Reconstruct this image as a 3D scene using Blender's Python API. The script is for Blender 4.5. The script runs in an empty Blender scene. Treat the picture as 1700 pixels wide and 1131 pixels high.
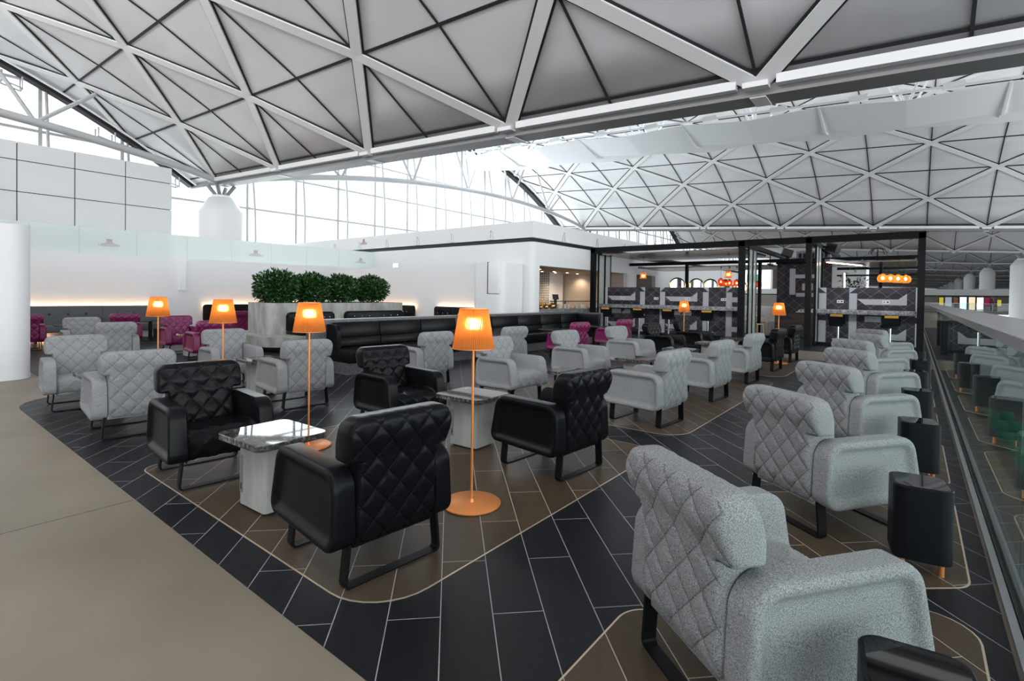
import bpy, bmesh, math, random
from mathutils import Vector, Matrix
R = math.radians
PI = math.pi
rng = random.Random(7)
SC = bpy.context.scene
COL = SC.collection

# ------------------------------------------------------------------ camera, sky, exposure
CAM_H = 1.40
cam_d = bpy.data.cameras.new('camera')
cam = bpy.data.objects.new('camera', cam_d); COL.objects.link(cam)
cam_d.sensor_fit = 'HORIZONTAL'; cam_d.sensor_width = 36.0
cam_d.lens = 848.4 / 1700 * 36.0
cam_d.shift_y = -63.5 / 1700
cam_d.clip_start = 0.02; cam_d.clip_end = 1000
_th, _p, _r = 0.904527828, 0.0147550662, 0.0138830545

def _cam_matrix():
    M0 = Matrix(((1, 0, 0), (0, 0, -1), (0, 1, 0)))
    Rp = Matrix(((1, 0, 0), (0, math.cos(_p), -math.sin(_p)), (0, math.sin(_p), math.cos(_p))))
    Rr = Matrix(((math.cos(_r), -math.sin(_r), 0), (math.sin(_r), math.cos(_r), 0), (0, 0, 1)))
    Wm = Matrix(((math.sin(_th), math.cos(_th), 0), (-math.cos(_th), math.sin(_th), 0), (0, 0, 1)))
    T = Rr @ Rp @ M0 @ Wm                      # world -> right, down, forward
    right, down, fwd = T[0], T[1], T[2]
    m = Matrix.Identity(4)
    for i in range(3):
        m[i][0] = right[i]; m[i][1] = -down[i]; m[i][2] = -fwd[i]
    m[2][3] = CAM_H
    return m
cam.matrix_world = _cam_matrix()
SC.camera = cam

world = bpy.data.worlds.new('overcast_sky'); SC.world = world
world.use_nodes = True
_bg = world.node_tree.nodes['Background']
_bg.inputs[0].default_value = (0.93, 0.97, 1.0, 1)
_bg.inputs[1].default_value = 1.5
SC.view_settings.view_transform = 'Standard'
SC.view_settings.look = 'None'
SC.view_settings.exposure = 0.38
SC.view_settings.gamma = 1.0
SC.view_settings.use_curve_mapping = False
SC.cycles.use_denoising = True
SC.cycles.max_bounces = 8
SC.cycles.diffuse_bounces = 4
SC.cycles.glossy_bounces = 4
SC.cycles.transparent_max_bounces = 16
SC.cycles.caustics_reflective = False
SC.cycles.caustics_refractive = False
SC.cycles.sample_clamp_indirect = 6.0

def daylight(name, loc, rot, sx, sy, power, col=(0.93, 0.97, 1.0)):
    l = bpy.data.lights.new(name, 'AREA'); l.shape = 'RECTANGLE'; l.size = sx; l.size_y = sy
    l.energy = power; l.color = col
    o = bpy.data.objects.new(name, l); COL.objects.link(o); o.location = loc; o.rotation_euler = rot
    return o
# daylight through the gable glazing on the left, through the open concourse side on the right and through the crown skylights
daylight('daylight_gable', (-29.9, 27.5, 6.0), (0, R(-90), 0), 10, 36, 3700)
daylight('daylight_concourse', (14.5, 6, 3.5), (0, R(98), 0), 7, 60, 3700)
daylight('daylight_skylight', (-8.5, -6.8, 11.6), (0, 0, 0), 40, 0.8, 1500)
daylight('daylight_skylight', (-8.5, 27.8, 13.4), (0, 0, 0), 40, 0.8, 1500)

# roof uplights standing on the crown reflectors
for _y in (-6.8, 27.8):
    for _s in (-1, 1):
        daylight('roof_uplight', (-8.5, _y + _s * 2.9, 10.3), (R(180 + _s * -60), 0, 0), 38, 0.5, 1700 if _y < 0 else 130, (1.0, 0.99, 0.97))

# ------------------------------------------------------------------ materials
def new_mat(name):
    m = bpy.data.materials.new(name); m.use_nodes = True
    nt = m.node_tree; b = nt.nodes['Principled BSDF']
    return m, nt, b
def N(nt, t, **kw):
    n = nt.nodes.new(t)
    for k, v in kw.items():
        if k.startswith('i_'): n.inputs[k[2:].replace('_', ' ')].default_value = v
        else: setattr(n, k, v)
    return n
def plain(name, col, rough=0.5, metal=0.0, spec=0.5):
    m, nt, b = new_mat(name)
    b.inputs['Base Color'].default_value = (*col, 1); b.inputs['Roughness'].default_value = rough
    b.inputs['Metallic'].default_value = metal; b.inputs['Specular IOR Level'].default_value = spec
    return m
def noisy(name, c1, c2, scale, rough=0.6, metal=0.0, bump=0.0, detail=4, spec=0.5, bscale=None, stretch=None, ramp=(0.35, 0.65)):
    m, nt, b = new_mat(name); L = nt.links
    tc = N(nt, 'ShaderNodeTexCoord'); src = tc.outputs['Object']
    if stretch:
        mp = N(nt, 'ShaderNodeMapping'); mp.inputs['Scale'].default_value = stretch
        L.new(src, mp.inputs['Vector']); src = mp.outputs['Vector']
    no = N(nt, 'ShaderNodeTexNoise'); no.inputs['Scale'].default_value = scale; no.inputs['Detail'].default_value = detail
    L.new(src, no.inputs['Vector'])
    rp = N(nt, 'ShaderNodeValToRGB'); rp.color_ramp.elements[0].position = ramp[0]; rp.color_ramp.elements[1].position = ramp[1]
    rp.color_ramp.elements[0].color = (*c1, 1); rp.color_ramp.elements[1].color = (*c2, 1)
    L.new(no.outputs['Fac'], rp.inputs['Fac']); L.new(rp.outputs['Color'], b.inputs['Base Color'])
    b.inputs['Roughness'].default_value = rough; b.inputs['Metallic'].default_value = metal
    b.inputs['Specular IOR Level'].default_value = spec
    if bump:
        n2 = no
        if bscale:
            n2 = N(nt, 'ShaderNodeTexNoise'); n2.inputs['Scale'].default_value = bscale; L.new(src, n2.inputs['Vector'])
        bp = N(nt, 'ShaderNodeBump'); bp.inputs['Strength'].default_value = bump; bp.inputs['Distance'].default_value = 0.004
        L.new(n2.outputs['Fac'], bp.inputs['Height']); L.new(bp.outputs['Normal'], b.inputs['Normal'])
    return m
def emit(name, col, strength):
    m, nt, b = new_mat(name)
    b.inputs['Base Color'].default_value = (*col, 1)
    b.inputs['Emission Color'].default_value = (*col, 1); b.inputs['Emission Strength'].default_value = strength
    return m
def glass(name, tint=(0.9, 0.97, 0.94), ior=1.5, rough=0.0, haze=0.0):
    m, nt, b = new_mat(name); L = nt.links
    nt.nodes.remove(b); out = nt.nodes['Material Output']
    tr = N(nt, 'ShaderNodeBsdfTransparent'); tr.inputs[0].default_value = (*tint, 1)
    gl = N(nt, 'ShaderNodeBsdfGlossy'); gl.inputs['Roughness'].default_value = rough
    fr = N(nt, 'ShaderNodeFresnel')
    ge = N(nt, 'ShaderNodeNewGeometry'); mr = N(nt, 'ShaderNodeMapRange')
    mr.inputs['To Min'].default_value = ior; mr.inputs['To Max'].default_value = 1 / ior     # same thin-pane reflection from either face
    L.new(ge.outputs['Backfacing'], mr.inputs['Value']); L.new(mr.outputs[0], fr.inputs[0])
    mx = N(nt, 'ShaderNodeMixShader')
    L.new(fr.outputs[0], mx.inputs[0]); L.new(tr.outputs[0], mx.inputs[1]); L.new(gl.outputs[0], mx.inputs[2])
    last = mx
    if haze:
        df = N(nt, 'ShaderNodeBsdfDiffuse'); df.inputs[0].default_value = (0.9, 0.95, 0.94, 1)
        tl = N(nt, 'ShaderNodeBsdfTranslucent'); tl.inputs[0].default_value = (0.9, 0.95, 0.94, 1)
        ad = N(nt, 'ShaderNodeMixShader'); ad.inputs[0].default_value = 0.5
        L.new(df.outputs[0], ad.inputs[1]); L.new(tl.outputs[0], ad.inputs[2])
        m2 = N(nt, 'ShaderNodeMixShader'); m2.inputs[0].default_value = haze
        L.new(mx.outputs[0], m2.inputs[1]); L.new(ad.outputs[0], m2.inputs[2]); last = m2
    L.new(last.outputs[0], out.inputs['Surface'])
    return m
def tile(name, c1, c2, mortar, rough, grain):
    m, nt, b = new_mat(name); L = nt.links
    tc = N(nt, 'ShaderNodeTexCoord')
    mp = N(nt, 'ShaderNodeMapping'); mp.inputs['Rotation'].default_value = (0, 0, R(45)); mp.inputs['Location'].default_value = (2.206, 0.028, 0)
    L.new(tc.outputs['Object'], mp.inputs['Vector'])
    br = N(nt, 'ShaderNodeTexBrick'); br.offset = 0.5; br.offset_frequency = 2
    br.inputs['Scale'].default_value = 1.0; br.inputs['Brick Width'].default_value = 0.9; br.inputs['Row Height'].default_value = 0.226
    br.inputs['Mortar Size'].default_value = 0.0022; br.inputs['Mortar Smooth'].default_value = 0.1
    br.inputs['Color1'].default_value = (*c1, 1); br.inputs['Color2'].default_value = (*c2, 1); br.inputs['Mortar'].default_value = (*mortar, 1)
    L.new(mp.outputs['Vector'], br.inputs['Vector'])
    mp2 = N(nt, 'ShaderNodeMapping'); mp2.inputs['Rotation'].default_value = (0, 0, R(45)); mp2.inputs['Scale'].default_value = (3, 40, 1)
    mp3 = N(nt, 'ShaderNodeMapping'); mp3.inputs['Scale'].default_value = (3, 45, 1)
    L.new(mp.outputs['Vector'], mp3.inputs['Vector'])
    no = N(nt, 'ShaderNodeTexNoise'); no.inputs['Scale'].default_value = 1.6; no.inputs['Detail'].default_value = 6
    L.new(mp3.outputs['Vector'], no.inputs['Vector'])
    mm = N(nt, 'ShaderNodeMapRange'); mm.inputs['To Min'].default_value = 1 - grain; mm.inputs['To Max'].default_value = 1 + grain
    L.new(no.outputs['Fac'], mm.inputs['Value'])
    mu = N(nt, 'ShaderNodeMix', data_type='RGBA', blend_type='MULTIPLY'); mu.inputs[0].default_value = 1.0
    L.new(br.outputs['Color'], mu.inputs[6]); L.new(mm.outputs[0], mu.inputs[7])
    L.new(mu.outputs[2], b.inputs['Base Color'])
    mr = N(nt, 'ShaderNodeMapRange'); mr.inputs['To Min'].default_value = rough - 0.08; mr.inputs['To Max'].default_value = rough + 0.1
    L.new(no.outputs['Fac'], mr.inputs['Value']); L.new(mr.outputs[0], b.inputs['Roughness'])
    bp = N(nt, 'ShaderNodeBump'); bp.inputs['Strength'].default_value = 0.25; bp.inputs['Distance'].default_value = 0.002
    L.new(no.outputs['Fac'], bp.inputs['Height']); L.new(bp.outputs['Normal'], b.inputs['Normal'])
    b.inputs['Specular IOR Level'].default_value = 0.16
    return m
def marble(name, c1, c2, c3, scale=30, rough=0.12):
    m, nt, b = new_mat(name); L = nt.links
    tc = N(nt, 'ShaderNodeTexCoord')
    no = N(nt, 'ShaderNodeTexNoise'); no.inputs['Scale'].default_value = scale; no.inputs['Detail'].default_value = 8; no.inputs['Roughness'].default_value = 0.7
    L.new(tc.outputs['Object'], no.inputs['Vector'])
    rp = N(nt, 'ShaderNodeValToRGB'); e = rp.color_ramp.elements
    e[0].position = 0.38; e[0].color = (*c1, 1); e[1].position = 0.66; e[1].color = (*c3, 1)
    k = e.new(0.52); k.color = (*c2, 1)
    L.new(no.outputs['Fac'], rp.inputs['Fac']); L.new(rp.outputs['Color'], b.inputs['Base Color'])
    b.inputs['Roughness'].default_value = rough
    return m
def shade_mat(name, col, see=0.45, rough=0.5):
    m, nt, b = new_mat(name); L = nt.links
    nt.nodes.remove(b); out = nt.nodes['Material Output']
    tl = N(nt, 'ShaderNodeBsdfTranslucent'); tl.inputs[0].default_value = (*col, 1)
    df = N(nt, 'ShaderNodeBsdfDiffuse'); df.inputs[0].default_value = (col[0] * .75, col[1] * .8, col[2] * .9, 1)
    rf = N(nt, 'ShaderNodeBsdfRefraction'); rf.inputs['Color'].default_value = (1.0, 0.62, 0.26, 1); rf.inputs['Roughness'].default_value = rough; rf.inputs['IOR'].default_value = 1.12
    a = N(nt, 'ShaderNodeMixShader'); a.inputs[0].default_value = 0.5
    L.new(tl.outputs[0], a.inputs[1]); L.new(df.outputs[0], a.inputs[2])
    c = N(nt, 'ShaderNodeMixShader'); c.inputs[0].default_value = see
    L.new(a.outputs[0], c.inputs[1]); L.new(rf.outputs[0], c.inputs[2])
    L.new(c.outputs[0], out.inputs['Surface'])
    return m
def pattern_mat(name, col, line=(0.30, 0.29, 0.33), cell=0.1925, row=0.165):
    """patterned wall tile with fine pale diagonal lines"""
    m, nt, b = new_mat(name); L = nt.links
    tc = N(nt, 'ShaderNodeTexCoord'); sx = N(nt, 'ShaderNodeSeparateXYZ'); L.new(tc.outputs['Object'], sx.inputs[0])
    def math_(op, a, bb):
        n = N(nt, 'ShaderNodeMath', operation=op)
        for i, v in enumerate((a, bb)):
            if v is None: continue
            if isinstance(v, (int, float)): n.inputs[i].default_value = v
            else: L.new(v, n.inputs[i])
        return n.outputs[0]
    u = math_('DIVIDE', sx.outputs['X'], cell * 2); v = math_('DIVIDE', sx.outputs['Z'], row * 2)
    lines = None
    for s in ('ADD', 'SUBTRACT'):
        w = math_(s, u, v); f = math_('FRACT', w, None); d = math_('ABSOLUTE', math_('SUBTRACT', f, 0.5), None)
        k = math_('GREATER_THAN', d, 0.490)
        lines = k if lines is None else math_('MAXIMUM', lines, k)
    mx = N(nt, 'ShaderNodeMix', data_type='RGBA'); L.new(lines, mx.inputs[0])
    mx.inputs[6].default_value = (*col, 1); mx.inputs[7].default_value = (*line, 1)
    L.new(mx.outputs[2], b.inputs['Base Color']); b.inputs['Roughness'].default_value = 0.55
    return m

def quilted(name, src):
    m = M[src].copy(); m.name = name; nt = m.node_tree; L = nt.links; b = nt.nodes['Principled BSDF']
    tc = N(nt, 'ShaderNodeTexCoord'); sx = N(nt, 'ShaderNodeSeparateXYZ'); L.new(tc.outputs['Object'], sx.inputs[0])
    def mt(op, a, bb=None):
        n = N(nt, 'ShaderNodeMath', operation=op)
        for i, v in enumerate((a, bb)):
            if v is None: continue
            if isinstance(v, (int, float)): n.inputs[i].default_value = v
            else: L.new(v, n.inputs[i])
        return n.outputs[0]
    u = mt('DIVIDE', sx.outputs['X'], 0.142); v = mt('DIVIDE', sx.outputs['Z'], 0.155); k = None
    for op in ('ADD', 'SUBTRACT'):
        d = mt('ABSOLUTE', mt('SUBTRACT', mt('FRACT', mt('ADD', mt(op, u, v), 0.5)), 0.5))
        k = d if k is None else mt('MINIMUM', k, d)
    mr = N(nt, 'ShaderNodeMapRange'); mr.inputs['From Min'].default_value = 0.012; mr.inputs['From Max'].default_value = 0.034
    mr.inputs['To Min'].default_value = 0.66 if src == 'felt' else 0.5; mr.inputs['To Max'].default_value = 1.0
    sn = N(nt, 'ShaderNodeSeparateXYZ'); L.new(tc.outputs['Normal'], sn.inputs[0])      # seams only on the front and rear faces
    off = mt('LESS_THAN', mt('ABSOLUTE', sn.outputs['Y']), 0.6)
    L.new(mt('ADD', k, off), mr.inputs['Value'])
    src_ = b.inputs['Base Color'].links[0].from_socket
    mx = N(nt, 'ShaderNodeMix', data_type='RGBA', blend_type='MULTIPLY'); mx.inputs[0].default_value = 1.0
    L.new(src_, mx.inputs[6]); L.new(mr.outputs[0], mx.inputs[7]); L.new(mx.outputs[2], b.inputs['Base Color'])
    bp = N(nt, 'ShaderNodeBump'); bp.inputs['Strength'].default_value = 0.8; bp.inputs['Distance'].default_value = 0.004
    L.new(mr.outputs[0], bp.inputs['Height'])
    if b.inputs['Normal'].links: L.new(b.inputs['Normal'].links[0].from_socket, bp.inputs['Normal'])
    L.new(bp.outputs['Normal'], b.inputs['Normal'])
    return m
M = {}
M['beige'] = noisy('polished_beige_concrete', (0.180, 0.149, 0.111), (0.25, 0.212, 0.167), 0.8, 0.45, bump=0.05, detail=10, spec=0.3)
M['dark_tile'] = tile('dark_slate_tile', (0.010, 0.011, 0.014), (0.016, 0.017, 0.020), (0.36, 0.37, 0.39), 0.40, 0.35)
M['brown_tile'] = tile('brown_wood_tile', (0.060, 0.043, 0.029), (0.086, 0.063, 0.043), (0.46, 0.43, 0.39), 0.38, 0.30)
M['gold'] = plain('pale_gold_trim', (0.72, 0.58, 0.44), 0.35, 0.6)
M['white'] = plain('white_wall_paint', (0.78, 0.79, 0.80), 0.6)
M['panel_white'] = plain('pale_grey_wall_panel', (0.60, 0.615, 0.625), 0.5)
M['joint'] = plain('dark_floor_joint', (0.09, 0.075, 0.06), 0.8)
M['white_gloss'] = plain('white_steel', (0.82, 0.83, 0.84), 0.4)
M['mullion'] = plain('grey_white_mullion', (0.46, 0.47, 0.48), 0.5)
M['shell'] = noisy('pale_roof_panel', (0.64, 0.645, 0.665), (0.72, 0.725, 0.74), 0.55, 0.6, detail=3, stretch=(0.7, 1.6, 1))
M['rib'] = plain('white_roof_rib', (0.74, 0.745, 0.75), 0.5)
M['gap'] = plain('black_panel_gap', (0.012, 0.012, 0.014), 0.8)
M['beam_grey'] = plain('shade_grey_edge_beam', (0.20, 0.202, 0.206), 0.5)  # darkened to put the shadow under the beam into its colour
M['felt'] = noisy('heather_grey_felt', (0.135, 0.14, 0.148), (0.385, 0.395, 0.405), 260, 0.95, bump=0.35, detail=3, spec=0.15, ramp=(0.33, 0.67))
M['leather'] = noisy('black_leather', (0.0036, 0.004, 0.005), (0.007, 0.0078, 0.0092), 90, 0.29, bump=0.10, spec=0.11)
M['magenta'] = noisy('magenta_leather', (0.13, 0.004, 0.055), (0.19, 0.008, 0.085), 60, 0.42, bump=0.08)
M['black_metal'] = plain('black_powder_coat', (0.007, 0.007, 0.008), 0.42, 0, 0.15)
M['frame_black'] = plain('black_steel_frame', (0.007, 0.0075, 0.009), 0.45, 0, 0.14)
M['marble'] = marble('speckled_grey_marble', (0.02, 0.019, 0.018), (0.075, 0.07, 0.068), (0.26, 0.25, 0.24), 30, 0.03)
M['granite'] = marble('dark_grey_granite', (0.035, 0.035, 0.038), (0.11, 0.11, 0.115), (0.26, 0.26, 0.27), 70, 0.3)
M['granite_light'] = marble('veined_grey_granite', (0.10, 0.10, 0.105), (0.27, 0.27, 0.28), (0.52, 0.51, 0.51), 18, 0.3)
M['concrete'] = noisy('cast_concrete', (0.25, 0.258, 0.235), (0.40, 0.405, 0.38), 4, 0.75, bump=0.08, detail=8, stretch=(1.3, 1.3, 0.6))
M['copper'] = plain('satin_copper', (0.82, 0.30, 0.09), 0.36, 0.45)
M['shade'] = shade_mat('pleated_copper_shade', (0.80, 0.33, 0.09))
M['shade_red'] = shade_mat('red_glass_shade', (0.55, 0.03, 0.015), 0.3, 0.4)
M['bulb'] = emit('lit_bulb', (1.0, 0.72, 0.38), 60)
M['drum'] = plain('blue_black_drum', (0.006, 0.0075, 0.010), 0.4, 0, 0.14)
M['black_glass'] = plain('black_glass_top', (0.004, 0.004, 0.005), 0.03)
M['rail_glass'] = glass('balustrade_glass', (0.90, 0.96, 0.94), 1.6)
M['glass'] = glass('window_glass', (0.96, 0.98, 0.98), 1.45)
M['fluted'] = glass('fluted_glass', (0.92, 0.97, 0.98), 1.5, 0.15, 0.45)
M['frosted'] = glass('frosted_white_glass', (0.93, 0.97, 0.97), 1.5, 0.2, 0.85)
M['steel'] = plain('brushed_steel', (0.55, 0.56, 0.57), 0.28, 1.0)
M['alu'] = plain('grey_aluminium', (0.30, 0.31, 0.32), 0.4, 0.6)
M['cap'] = plain('grey_stone_cap', (0.22, 0.22, 0.225), 0.25)
M['leaf'] = noisy('green_leaf', (0.005, 0.026, 0.006), (0.022, 0.085, 0.014), 8, 0.35)
M['stem'] = plain('brown_stem', (0.10, 0.065, 0.035), 0.8)
M['soil'] = noisy('dark_soil', (0.010, 0.008, 0.006), (0.03, 0.022, 0.016), 40, 0.95, bump=0.5)
M['grey_sofa'] = noisy('charcoal_felt', (0.075, 0.082, 0.09), (0.15, 0.158, 0.17), 200, 0.9, spec=0.2)
M['warm_led'] = emit('warm_cove_light', (1.0, 0.55, 0.28), 22)
M['pat_dark'] = pattern_mat('dark_plum_tile', (0.014, 0.012, 0.021))
M['pat_mid'] = pattern_mat('plum_grey_tile', (0.032, 0.028, 0.042))
M['pat_light'] = pattern_mat('pale_grey_tile', (0.46, 0.46, 0.50), (0.54, 0.54, 0.57))
M['amber'] = plain('amber_brass_plate', (0.75, 0.40, 0.06), 0.3, 0.5)
M['chrome'] = plain('polished_chrome', (0.75, 0.75, 0.76), 0.12, 1.0)
M['socket'] = plain('white_socket_plate', (0.8, 0.8, 0.8), 0.4)
M['dark'] = plain('near_black', (0.01, 0.01, 0.011), 0.5)
M['wood'] = noisy('pale_oak', (0.50, 0.33, 0.17), (0.62, 0.43, 0.25), 8, 0.45, stretch=(1, 1, 6))
M['dark_wood'] = noisy('dark_brown_timber', (0.035, 0.026, 0.020), (0.065, 0.048, 0.036), 10, 0.5, stretch=(6, 1, 1))
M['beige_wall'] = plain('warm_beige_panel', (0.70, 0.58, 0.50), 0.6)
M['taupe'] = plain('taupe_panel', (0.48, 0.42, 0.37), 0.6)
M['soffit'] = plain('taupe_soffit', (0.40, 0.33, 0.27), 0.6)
M['downlight'] = emit('lit_downlight', (1.0, 0.80, 0.58), 14)
M['gold_metal'] = plain('polished_gold', (0.65, 0.42, 0.16), 0.18, 1.0)
M['ceramic'] = plain('cream_ceramic', (0.75, 0.68, 0.60), 0.3)
M['honey'] = plain('amber_juice', (0.55, 0.22, 0.02), 0.15)
M['slat'] = plain('mirror_metal_slat', (0.26, 0.21, 0.18), 0.2, 0.9)
M['exit_face'] = emit('lit_exit_face', (0.72, 0.90, 0.95), 0.9)
M['exit_ink'] = plain('green_sign_ink', (0.03, 0.25, 0.14), 0.5)
M['green_sign'] = emit('green_lit_sign', (0.02, 0.45, 0.18), 0.7)
M['dot'] = plain('brick_red_dot', (0.28, 0.05, 0.05), 0.6)
M['green_seat'] = plain('green_seat_vinyl', (0.010, 0.16, 0.075), 0.5)
M['conc_floor'] = plain('grey_terrazzo', (0.16, 0.17, 0.17), 0.25)
M['mirror'] = plain('mirror_glass', (0.8, 0.8, 0.8), 0.05, 1.0)
M['shirt'] = plain('dark_red_shirt', (0.25, 0.02, 0.03), 0.8)
M['skin'] = plain('skin', (0.55, 0.34, 0.25), 0.6)
M['trouser'] = plain('black_trousers', (0.02, 0.02, 0.025), 0.8)
M['candle'] = emit('lit_tealight', (1.0, 0.35, 0.10), 6)
M['lower_wall'] = plain('dark_green_grey', (0.05, 0.07, 0.065), 0.6)
M['fabric_white'] = plain('white_fabric_reflector', (0.84, 0.85, 0.86), 0.7)
for nm, c, s in (('ad_cyan', (0.62, 0.88, 0.90), 1.0), ('ad_orange', (0.85, 0.50, 0.22), 0.8), ('ad_maroon', (0.20, 0.01, 0.05), 0.5),
                 ('ad_yellow', (0.55, 0.42, 0.03), 0.6), ('ad_white', (0.85, 0.87, 0.88), 1.0), ('ad_grey', (0.30, 0.33, 0.38), 0.6),
                 ('ad_brown', (0.16, 0.07, 0.03), 0.4), ('ad_blue', (0.10, 0.10, 0.75), 0.9), ('ad_cream', (0.80, 0.62, 0.45), 0.8)):
    M[nm] = emit(nm.replace('ad_', 'shop_'), c, s)

for _n in ('felt', 'leather', 'magenta'): M[_n + '_quilt'] = quilted('quilted_' + _n, _n)

# ------------------------------------------------------------------ mesh helpers
class MB:
    def __init__(s): s.bm = bmesh.new()
    def box(s, c, d, rz=0.0, mi=0, bev=0.0, seg=2, rot=None):
        g = bmesh.ops.create_cube(s.bm, size=1.0)['verts']
        bmesh.ops.scale(s.bm, vec=Vector(d), verts=g)
        if bev:
            es = list({e for v in g for e in v.link_edges})
            r = bmesh.ops.bevel(s.bm, geom=es, offset=bev, segments=seg, profile=0.5, affect='EDGES')
            g = list({v for f in r['faces'] for v in f.verts} | {v for v in g if v.is_valid})
        mt = Matrix.Translation(Vector(c)) @ (rot.to_4x4() if rot is not None else Matrix.Rotation(rz, 4, 'Z'))
        bmesh.ops.transform(s.bm, matrix=mt, verts=g)
        for f in {f for v in g for f in v.link_faces}: f.material_index = mi
        return s
    def bx(s, x0, x1, y0, y1, z0, z1, **k):
        return s.box(((x0 + x1) / 2, (y0 + y1) / 2, (z0 + z1) / 2), (abs(x1 - x0), abs(y1 - y0), abs(z1 - z0)), **k)
    def bar(s, a, b, w, h, up=(0, 0, 1), mi=0):
        a = Vector(a); b = Vector(b); d = b - a; L_ = d.length; y = d.normalized()
        u = Vector(up); x = y.cross(u)
        if x.length < 1e-5: x = y.cross(Vector((1, 0, 0)))
        x.normalize(); z = x.cross(y)
        rot = Matrix((x, y, z)).transposed()
        return s.box((a + b) / 2, (w, L_, h), rot=rot, mi=mi)
    def cyl(s, a, b, r0, r1=None, n=16, mi=0, cap=True):
        r1 = r0 if r1 is None else r1
        a = Vector(a); b = Vector(b); y = (b - a).normalized()
        x = y.orthogonal().normalized(); z = x.cross(y)
        A = [s.bm.verts.new(a + r0 * (math.cos(t) * x + math.sin(t) * z)) for t in [2 * PI * i / n for i in range(n)]]
        B = [s.bm.verts.new(b + r1 * (math.cos(t) * x + math.sin(t) * z)) for t in [2 * PI * i / n for i in range(n)]]
        fs = [s.bm.faces.new((A[i], A[(i + 1) % n], B[(i + 1) % n], B[i])) for i in range(n)]
        if cap: fs += [s.bm.faces.new(A[::-1]), s.bm.faces.new(B)]
        for f in fs: f.material_index = mi
        return s
    def tube(s, pts, r, n=10, mi=0):
        pts = [Vector(p) for p in pts]; rings = []
        prev = None
        for i, p in enumerate(pts):
            t = (pts[min(i + 1, len(pts) - 1)] - pts[max(i - 1, 0)]).normalized()
            x = (t.orthogonal() if prev is None else (prev - t * prev.dot(t))).normalized(); prev = x
            y = t.cross(x)
            rings.append([s.bm.verts.new(p + r * (math.cos(a) * x + math.sin(a) * y)) for a in [2 * PI * k / n for k in range(n)]])
        s.loft(rings, True, mi); 
        s.bm.faces.new(rings[0][::-1]).material_index = mi; s.bm.faces.new(rings[-1]).material_index = mi
        return s
    def loft(s, rings, closed=True, mi=0):
        for A, B in zip(rings[:-1], rings[1:]):
            n = len(A)
            for i in range(n if closed else n - 1):
                j = (i + 1) % n
                try: s.bm.faces.new((A[i], A[j], B[j], B[i])).material_index = mi
                except ValueError: pass
        return s
    def lathe(s, prof, c=(0, 0, 0), n=32, mi=0, cap0=True, cap1=True):
        rings = [[s.bm.verts.new((c[0] + r * math.cos(t), c[1] + r * math.sin(t), c[2] + z)) for t in [2 * PI * i / n for i in range(n)]] for r, z in prof]
        s.loft(rings, True, mi)
        if cap0: s.bm.faces.new(rings[0][::-1]).material_index = mi
        if cap1: s.bm.faces.new(rings[-1]).material_index = mi
        return s
    def prism(s, pts, z0, z1, mi=0, mtop=None, mside=None, bev=0.0):
        A = [s.bm.verts.new((x, y, z0)) for x, y in pts]
        if bev:
            cx = sum(p[0] for p in pts) / len(pts); cy = sum(p[1] for p in pts) / len(pts)
            n = len(pts); ins = []
            for i in range(n):
                p0 = Vector(pts[i - 1]); p1 = Vector(pts[i]); p2 = Vector(pts[(i + 1) % n])
                d = (p2 - p0).normalized(); nn = Vector((-d.y, d.x))
                ins.append(p1 + nn * bev)
            B = [s.bm.verts.new((x, y, z1 - bev)) for x, y in pts]
            C = [s.bm.verts.new((q.x, q.y, z1)) for q in ins]
            s.loft([A, B, C], True, mi); top = s.bm.faces.new(C)
        else:
            B = [s.bm.verts.new((x, y, z1)) for x, y in pts]
            s.loft([A, B], True, mi if mside is None else mside); top = s.bm.faces.new(B)
        top.material_index = mi if mtop is None else mtop
        s.bm.faces.new(A[::-1]).material_index = mi
        return s
    def quad(s, *p, mi=0):
        f = s.bm.faces.new([s.bm.verts.new(Vector(q)) for q in p]); f.material_index = mi
        return s
    def mesh(s, name, mats, smooth=38):
        bmesh.ops.recalc_face_normals(s.bm, faces=s.bm.faces)
        me = bpy.data.meshes.new(name); s.bm.to_mesh(me); s.bm.free()
        for m in (mats if isinstance(mats, (list, tuple)) else [mats]): me.materials.append(M[m] if isinstance(m, str) else m)
        if smooth:
            me.shade_smooth(); me.set_sharp_from_angle(angle=R(smooth))
        return me
    def obj(s, name, mats, parent=None, smooth=38, loc=None):
        o = bpy.data.objects.new(name, s.mesh(name, mats, smooth)); COL.objects.link(o)
        if loc is not None: o.location = loc
        if parent is not None: o.parent = parent
        return o
def tag(o, label, cat, group=None):
    o['label'] = label; o['category'] = cat
    if group: o['group'] = group
    return o
def struct(o, label=None, cat=None):
    o['kind'] = 'structure'
    if label: o['label'] = label
    if cat: o['category'] = cat
    return o
def thing(name, label, cat, loc=(0, 0, 0), rz=0.0, group=None):
    o = bpy.data.objects.new(name, None); COL.objects.link(o); o.empty_display_size = 0.1
    o.location = loc; o.rotation_euler = (0, 0, rz)
    return tag(o, label, cat, group)
def dup(src, loc, rz, label, group=None):
    r = src.copy(); COL.objects.link(r); r.location = loc; r.rotation_euler = (0, 0, rz); r['label'] = label
    if group: r['group'] = group
    for ch in src.children:
        c = ch.copy(); COL.objects.link(c); c.parent = r
        for g in ch.children:
            d = g.copy(); COL.objects.link(d); d.parent = c
    return r
def part(name, mesh, parent):
    o = bpy.data.objects.new(name, mesh); COL.objects.link(o); o.parent = parent
    return o
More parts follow.
